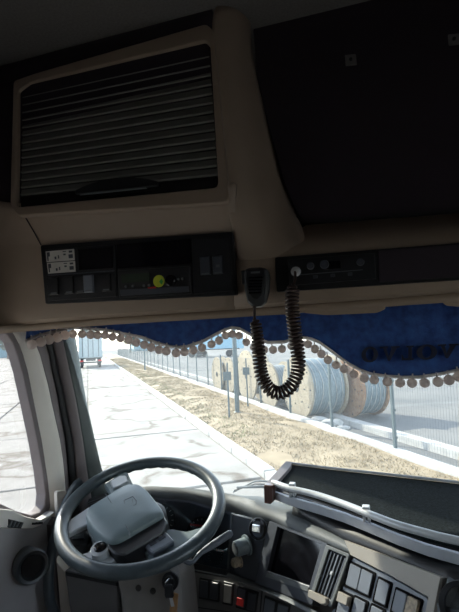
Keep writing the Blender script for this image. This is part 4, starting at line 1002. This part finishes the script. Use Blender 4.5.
# lower row
TR_ = [(178, 563), (228, 573), (256, 582), (290, 597.5), (318, 612), (345, 628)]
up_, dn_ = [], []
for u, v in TR_:
    up_.append(surf(u, v, 0.006)); dn_.append(surf(u, v+4.5, 0.012))
bk_ = [surf(u, v+6, -0.014) for u, v in TR_]
loft('trim_strip', [up_, dn_, bk_], DASHT, ds, 0.01, autos=60)
PLo = tilted(hit(250, 590, PK)-PK[1]*0.012, Vector((-0.42, -0.9, 0)), 12)
slab('lower_panel', [(180, 568), (228, 577), (256, 586), (290, 601), (318, 616), (345, 632), (345, 720), (186, 720)], PLo, 0.02, DASHL, ds, off=0.0)
def sw(c, m, split, mark=None, name='switch_frame'):
    f = slab(name, c, PLo, 0.008, BLACK, ds, off=0.003, rnd=0.003, inset=0.001)
    for k in range(split):
        q = sub(c, (k+.12)/split, .10, (k+.88)/split, .90); b_ = slab('rocker', q, PLo, 0.01, m[k] if isinstance(m, list) else m, f, off=0.006, inset=0.0015, rnd=.002)
        if mark == k: slab('red_lens', sub(q, .05, .5, .95, .92), PLo, 0.004, RED, b_, off=0.0085, inset=0.001)
sw([(200, 577), (220.5, 581), (219.5, 602), (199, 598.5)], DASHF, 2)
sw([(224, 581), (234.5, 583.5), (233, 606), (222.8, 604)], [DASHL], 1)
sw([(238, 585), (259, 592), (256, 613.5), (236, 607.5)], DASHF, 2, mark=0)
sw([(265, 595), (291, 605), (287, 628), (262, 618)], DASHG, 2)
slab('panel_joint', [(192, 606), (234, 612), (234, 613), (192, 607)], PLo, 0.004, BLACK, ds, off=0.001)
slab('panel_joint', [(262, 588), (263, 588.4), (258, 640), (257, 640)], PLo, 0.004, BLACK, ds, off=0.001)
# dash to the right of the switch panel, with a round outlet
PRt = tilted(hit(444, 590, PDm), Vector((-0.25, -0.97, 0)), 14)
slab('passenger_fascia', [(447, 579), (459, 583), (700, 640), (1100, 700), (1100, 900), (437, 700), (440, 620)], PRt, 0.03, DASHT, ds, off=0.004, inset=0.004)
pv = hit(465, 606, PRt)
po = lathe('round_outlet', [(0.046, 0), (0.046, 0.010), (0.036, 0.012), (0.033, -0.004), (0.01, -0.006)], pv+PRt[1]*.004, PRt[1], BLACK, ds, 28)
# body of the dash below and behind
bm = bmesh.new()
add_box(bm, (-0.75, 1.70, 1.62), (0.66, 0.10, 0.36)); add_box(bm, (0.1, 1.62, 1.5), (2.2, 0.24, 0.6))
build('dash_body', bm, DASHL, ds)
drt = [[Vector((x, y, z)) for x, y in ((0.10, 1.06), (0.35, 0.98), (0.7, 0.98), (1.22, 1.05))] for y_, z in ((0, 1.93),)]
top = [Vector((0.09, 1.03, 1.955)), Vector((0.35, 0.95, 1.94)), Vector((0.8, 0.95, 1.93)), Vector((1.25, 1.0, 1.92))]
bck = [Vector((p.x, ygl(p.x, 1.82)-.05, 1.84)) for p in top]
loft('passenger_top', [bck, [a.lerp(b, .5)+Vector((0, 0, .01)) for a, b in zip(top, bck)], top, [p+Vector((0, -.01, -.04)) for p in top]], DASHT, ds, .02, autos=60)
# left end of the dash with a small vent
slab('left_outlet', [(86, 500), (112, 491), (114, 499), (92, 509)], plane(atY(100, 500, 1.52), (.2, -1, .5)), 0.03, BLACK, ds, off=0.004, inset=0.002)
for k in range(3): slab('outlet_rib', [(88+k, 502.5+k*1.8), (112+k*.5, 494+k*1.6), (112+k*.5, 495+k*1.6), (88+k, 503.5+k*1.8)], plane(atY(100, 500, 1.52), (.2, -1, .5)), 0.004, DASHT, ds, off=0.007)
# lower knee panels beside the column
PKn = plane(atY(100, 600, 1.30), (0.10, -1, 0.12))
slab('knee_panel', [(64, 570), (118, 582), (121, 660), (78, 660), (70, 615)], PKn, 0.05, DASHL, ds, off=0, inset=0.006, rnd=0.01)
slab('knee_panel_lip', [(66, 571), (118, 582), (118, 585.5), (67, 575)], PKn, 0.03, BLACK, ds, off=0.006, inset=0.002)
slab('side_cover', [(56, 560), (66, 572), (72, 615), (82, 680), (66, 680), (60, 610)], plane(atY(64, 600, 1.33), (0.5, -1, 0)), 0.04, BEIGEL, ds, off=0, inset=0.006)

# ------------------------------------------------------------------ steering column and wheel
WC = Vector((-0.7026, 1.2945, 1.9969)); WN = Vector((0.0691, -0.3505, 1)).normalized()
sc2 = empty('steering_column', WC-WN*0.35, 'grey steering column shroud with stalks and ignition lock under the wheel', 'steering column')
PCo = plane(atY(140, 600, 1.20), (0.05, -1, 0.25))
slab('column_shroud', [(112, 566), (120, 560), (172, 560), (178, 575), (181, 612), (186, 680), (124, 680), (119, 600)], PCo, 0.14, mat('shroud_taupe', (0.22, 0.205, 0.195), 0.5, var=0.05), sc2, off=0, inset=0.016, rnd=0.02)
for u, v in ((138.5, 588), (153, 591)):
    q = hit(u, v, PCo); lathe('screw_hole', [(0.0085, -0.002), (0.0085, 0.0012), (0.006, 0.0012)], q, PCo[1], BLACKG, sc2, 14)
lathe('column_tube', [(0.055, -0.36), (0.06, -0.14), (0.075, -0.12), (0.07, -0.03), (0.05, -0.02)], WC, WN, BLACK, sc2, 24)
q = hit(171, 581, PCo); lathe('ignition_lock', [(0.024, 0), (0.024, 0.008), (0.016, 0.010), (0.014, 0.018)], q, PCo[1], BLACK, sc2, 20)
_a, _b = hit(186, 562, plane(WC-WN*0.05, WN)), hit(232, 532.5, plane(WC-WN*0.035, WN)); st_ = smooth_path([WC-WN*0.055+Vector((0.05, 0.0, 0)), _a.lerp(_b, .0), _a.lerp(_b, .33), _a.lerp(_b, .66), _b], 5)
tube('retarder_stalk', st_, [0.006]*8+[lerp(0.006, 0.0105, min(1, k/6)) for k in range(len(st_)-9)]+[0.007], DASHG, sc2, 12)
st2 = smooth_path([WC-WN*0.06+Vector((-0.07, -0.02, 0)), hit(92, 546, plane(WC-WN*.06, WN)), hit(78, 541, plane(WC-WN*.06, WN))], 5)
tube('indicator_stalk', st2, 0.011, BLACK, sc2, 12)
PST = plane(WC-WN*0.055, WN)
ib = slab('stalk_pod', [(66, 534), (88, 533), (91, 541), (88, 548), (68, 549), (64, 542)], PST, 0.03, BLACK, sc2, off=0.01, inset=0.004, rnd=0.005)
slab('pod_lens', [(72, 537), (84, 537), (85, 542), (73, 543)], PST, 0.004, DASHF, ib, off=0.014, inset=0.001)
slab('pod_mark', [(74.5, 538.8), (81, 538.6), (81, 540), (74.5, 540.2)], PST, 0.001, DASHT, ib, off=0.0146)
# keys hanging from the lock
ky = empty('bunch_of_keys', q+PCo[1]*0.02, 'bunch of keys with tan leather fob hanging from the ignition lock', 'keys')
kq = q+PCo[1]*0.018
box('key_head', kq+Vector((0, -0.008, 0)), (0.006, 0.022, 0.024), CHROME, ky, bevel=0.002)
rg = [kq+Vector((0.014*math.cos(a)*.4, -0.012+0.004*math.sin(a), -0.018+0.014*math.sin(a))) for a in [k*math.tau/20 for k in range(20)]]
tube('key_ring', rg, 0.0015, CHROME, ky, 6, True)
fo = atY(174, 604, kq.y-0.012); M_ = Matrix.Rotation(R(8), 3, 'Y')
box('leather_fob', fo, (0.022, 0.005, 0.060), LEATHT, ky, M_, bevel=0.004)
box('loose_key', atY(171, 598, kq.y-0.02), (0.010, 0.002, 0.044), SILVER, ky, Matrix.Rotation(R(-12), 3, 'Y'), bevel=0.001)
box('remote_fob', atY(169, 591, kq.y-0.024), (0.024, 0.010, 0.034), BLACK, ky, Matrix.Rotation(R(-6), 3, 'Y'), bevel=0.004)

# the wheel
sw_ = empty('steering_wheel', WC, 'dark grey four-spoke steering wheel with airbag pad and thumb controls', 'steering wheel')
e1 = Vector((1, 0, 0)); e1 = (e1-WN*e1.dot(WN)).normalized(); e2 = WN.cross(e1)
RIMR = 0.2355
rim = [WC+e1*(RIMR*math.cos(k*math.tau/96))+e2*(RIMR*math.sin(k*math.tau/96)) for k in range(96)]
bm = bmesh.new(); rows = []
for k in range(96):
    a = k*math.tau/96; d = e1*math.cos(a)+e2*math.sin(a); c = WC+d*RIMR; r_ = []
    top_arc = max(0, math.sin(a-0.15))        # finger ridges under the far half of the rim
    for j in range(20):
        b = j*math.tau/20; rr = 0.0205; du = math.cos(b)*rr*0.98; dn = math.sin(b)*rr*0.92
        if dn < 0: dn *= 1+0.12*math.sin(a*60)*(1 if top_arc > .3 else 0)
        r_.append(bm.verts.new(c+d*du+WN*dn))
    rows.append(r_)
for k in range(96):
    A, B = rows[k], rows[(k+1) % 96]
    for j in range(20): bm.faces.new((A[j], A[(j+1) % 20], B[(j+1) % 20], B[j]))
build('rim', bm, WHEELM, sw_, smooth=True)
def Wp(h): return plane(WC+WN*h, WN)
def wslab(name, px, h, depth, m, parent, rnd=0.01, inset=0.004): return slab(name, px, Wp(h), depth, m, parent, off=0, rnd=rnd, inset=inset)
wslab('hub', [(92, 506), (128, 486), (150, 492), (168, 520), (160, 545), (118, 560), (98, 550), (86, 524)], -0.012, 0.05, WHEELM, sw_, 0.02, 0.012)
bm = bmesh.new(); nW = WN
PO = [(84.5, 515), (88, 506), (126, 483), (138, 482.5), (147, 489), (163, 509), (164, 514), (119, 540), (111, 541.5), (104, 538), (94, 529)]
# airbag pad: light crown, dark skirt towards the driver
def pad_loop(sc, h): 
    c = hit(126, 514, Wp(0.035)); o = [hit(u, v, Wp(0.035)) for u, v in PO]; return rounded([c+(p-c)*sc+WN*h for p in o], 0.014, 3)
loops = [pad_loop(1.02, -0.045), pad_loop(1.0, -0.012), pad_loop(.975, -0.003), pad_loop(.93, 0.0005), pad_loop(.6, 0.004), pad_loop(.2, 0.006)]
V = [[bm.verts.new(p) for p in L_] for L_ in loops]
for A, B in zip(V, V[1:]):
    for k in range(len(A)): bm.faces.new((A[k], A[(k+1) % len(A)], B[(k+1) % len(A)], B[k]))
bm.faces.new(V[-1])
pad = build('airbag_pad', bm, PAD, sw_, smooth=True)
slab('pad_skirt', [(107, 538), (112, 541), (119, 539.5), (163.5, 514), (167, 521), (163, 532), (124, 555), (114, 553), (107, 546)], Wp(0.022), 0.045, BLACK, sw_, off=0.0, inset=0.004, rnd=.006)
tube('pad_seam', [hit(u, v, Wp(0.0385)) for u, v in ((105.5, 494), (111, 502), (118, 512.5), (128, 529), (131, 537))], 0.0009, DASHF, pad, 6)
em = tube('badge_outline', [hit(u, v, Wp(0.0395)) for u, v in ((124, 500.5), (133, 496.5), (136.5, 501), (136, 504.5), (128, 508), (125, 505))], 0.0012, DASHF, pad, 6, True)
tube('badge_mark', [hit(u, v, Wp(0.0395)) for u, v in ((127.5, 505), (128, 500.8), (131, 503), (132.5, 499), (133, 504))], 0.0009, DASHF, pad, 6)
# spokes
wslab('spoke', [(104, 484), (113, 478), (120, 472.5), (127, 471), (133, 484), (127, 490), (112, 496)], -0.002, 0.016, PAD, sw_, 0.006, 0.004)
wslab('spoke_cap', [(110, 481), (120, 475), (126, 475), (128, 481), (119, 486), (113, 488)], 0.006, 0.008, SILVER, sw_, 0.004, 0.003)
wslab('spoke', [(64, 527), (70, 519), (90, 506), (94, 514), (92, 522), (74, 531), (64, 536)], -0.002, 0.014, SILVER, sw_, 0.006, 0.004)
wslab('spoke', [(74, 556), (88, 552), (94, 541), (105, 540), (114, 548), (117, 560), (108, 567), (84, 571)], -0.002, 0.014, SILVER, sw_, 0.008, 0.005)
wslab('spoke', [(140, 545), (158, 530), (172, 528), (188, 531), (206, 526), (200, 540), (184, 553), (168, 560), (152, 562)], -0.004, 0.016, PAD, sw_, 0.008, 0.005)
q = hit(100.5, 549, Wp(0.012)); hc = lathe('horn_button', [(0.027, -0.02), (0.027, 0.002), (0.024, 0.005), (0.019, 0.0055)], q, WN, SILVER, sw_, 26)
lathe('button_face', [(0.0180, 0.003), (0.0175, 0.0085), (0.012, 0.0105)], q, WN, BLACKG, hc, 22)
BP = [(141, 540.5), (161, 528.5), (168, 533), (174, 540), (153, 552.5), (147, 548)]
bp = wslab('thumb_control_pad', BP, 0.012, 0.022, DASHG, sw_, 0.004, 0.004)
for c in ([(145, 540.5), (151, 536.8), (157, 542.3), (151, 546)], [(153.5, 536), (160, 532), (166, 537), (159.5, 541)]):
    k_ = slab('thumb_button', c, Wp(0.0125), 0.004, DASHF, bp, off=0.002, inset=0.001, rnd=.002)
    slab('button_symbol', sub(c, .3, .4, .7, .6), Wp(0.0125), 0.001, WHITEP, k_, off=0.0026)

# ------------------------------------------------------------------ tray on the dash
TZ = 2.035
tray = empty('dash_tray', (0.2, 1.4, 1.94), 'black-matted dashboard tray with silver rail and brown end', 'tray')
fr_e = [(276, 484), (290, 490), (305, 494), (320, 499), (342, 506.5), (365, 515), (395, 528), (426, 538), (459, 546), (520, 558), (620, 572), (760, 586)]
bk_e = [(290, 464.5), (330, 469.5), (380, 475), (459, 484), (620, 502), (760, 518)]
def tz(p, z): return atZ(p[0], p[1], z)
FE = [tz(p, TZ) for p in fr_e]; BE = [tz(p, TZ) for p in bk_e]
bm = bmesh.new(); outl = FE+BE[::-1]; add_prism(bm, outl, [p-Vector((0, 0, .012)) for p in outl]); build('mat', bm, MATBLK, tray)
add = lambda pts, z: [Vector((p.x, p.y, z)) for p in pts]
tube('back_rim', smooth_path(add(BE, TZ+.005), 4), 0.0045, SILVER, tray, 8)
rail_px = [(273, 482.5), (290, 488.5), (305, 492), (320, 496), (342, 503.5), (365, 512.5), (395, 524), (426, 533), (459, 541), (520, 552), (620, 566), (760, 580)]
RZ = TZ+0.018
rail = smooth_path([tz(p, RZ) for p in rail_px], 5)
tube('rail', rail, 0.0092, SILVER, tray, 12)
bar_t = [(271, 491), (290, 497.5), (320, 506), (342, 513), (365, 522), (396, 534.5), (426, 545), (459, 554), (520, 566), (620, 580), (760, 595)]
bt = [tz(p, TZ-0.006) for p in bar_t]
bb = [p+Vector((0, 0, -0.026)) for p in bt]; bm = bmesh.new(); inn = []
n_ = len(bt)
def inward(i): 
    a = bt[max(i-1, 0)]; b = bt[min(i+1, n_-1)]; t = (b-a).normalized(); q = Vector((-t.y, t.x, 0)); return q if q.y > 0 else -q
V = [[bm.verts.new(p) for p in (bt[i], bb[i]+inward(i)*0.004, bb[i]+inward(i)*0.012, bt[i]+inward(i)*0.012)] for i in range(n_)]
for A, B in zip(V, V[1:]):
    for k in range(4): bm.faces.new((A[k], A[(k+1) % 4], B[(k+1) % 4], B[k]))
bm.faces.new(V[0][::-1]); bm.faces.new(V[-1]); build('front_bar', bm, mat('bar_grey', (0.50, 0.52, 0.57), 0.45, var=0.05), tray, autos=50, bevel=0.002)
loft('tray_floor_edge', [[p+Vector((0, 0, -.006)) for p in FE[:len(bt)]], [p+inward(i)*0.01+Vector((0, 0, -.002)) for i, p in enumerate(bt)]], BLACK, tray, .006)
br0 = tz((264.5, 485), TZ+.004); br1 = tz((290, 461.5), TZ+.004); 
slab('end_bracket', [(264, 485), (286, 461), (292, 461.5), (291, 466), (275, 484), (272.5, 488)], plane((0, 0, TZ+0.012), (0, 0, 1)), 0.035, PILLARP, tray, off=0, inset=0.003)
slab('end_cap', [(264, 484.5), (273, 485.5), (273.5, 501), (271, 504), (264.5, 503)], plane(tz((268, 487), TZ+.012), (-.2, -1, 0)), 0.02, BROWNW, tray, off=0.004, inset=0.003, rnd=0.003)
shade_t, shade_b = [], []
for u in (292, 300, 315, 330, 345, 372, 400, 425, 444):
    shade_b.append(edge_pt(u, interp(Tt, u)-0.5, 0.03)); tt = interp([(p[0], p[1]) for p in bar_t], u); shade_t.append(tz((u, tt+6), TZ-0.03)+Vector((0, 0.02, 0)))
for u, v in ((459, 583), (700, 640)): shade_b.append(hit(u, v, PRt)+Vector((0, .01, 0))); shade_t.append(tz((u, interp(bar_t, u)+6), TZ-.03)+Vector((0, .02, 0)))
loft('under_tray_shade', [shade_t, shade_b], BLACK, tray, 0.004)  # black sheet standing in for the shade between tray bar and dash
for u, v in ((290.5, 489.5), (364, 513.5)):
    p = tz((u, v), TZ+.012); bm = bmesh.new(); add_box(bm, p, (0.007, 0.022, 0.036)); add_box(bm, p+Vector((0.012, 0, 0)), (0.007, 0.022, 0.036)); add_box(bm, p+Vector((0.006, 0, 0.017)), (0.018, 0.022, 0.005))
    build('rail_clip', bm, SILVER, tray, bevel=0.002)
bm = bmesh.new()
for x, y in ((-0.22, 1.5), (0.2, 1.45), (0.55, 1.3)): add_box(bm, (x, y, 1.96), (0.05, 0.05, 0.13))
for nm, (x, y) in zip(('foot', 'foot', 'foot'), ((-0.22, 1.52), (0.2, 1.45), (0.55, 1.3))): box('foot', (x, y, TZ-0.06), (0.05, 0.05, 0.10), BLACK, tray)
bm.free()

# wiper outside the glass
wp = empty('wiper', atY(262, 487, 1.96), 'thin pale windscreen wiper lying low left of the tray', 'wiper')
yw = 1.965
tube('wiper_arm', [atY(285, 489, yw), atY(262, 486.5, yw), atY(237, 487.5, yw+.01)], [0.009, 0.007, 0.005], DASHT, wp, 8)
tube('blade_frame', smooth_path([atY(272, 482, yw+.02), atY(257, 481, yw+.02), atY(247, 485, yw+.02), atY(233, 492, yw+.02)], 4), 0.004, DASHT, wp, 6)
tube('blade_rubber', [atY(276, 484.5, yw+.01), atY(255, 484, yw+.01), atY(234, 490.5, yw+.01)], 0.003, RUBBER, wp, 5)
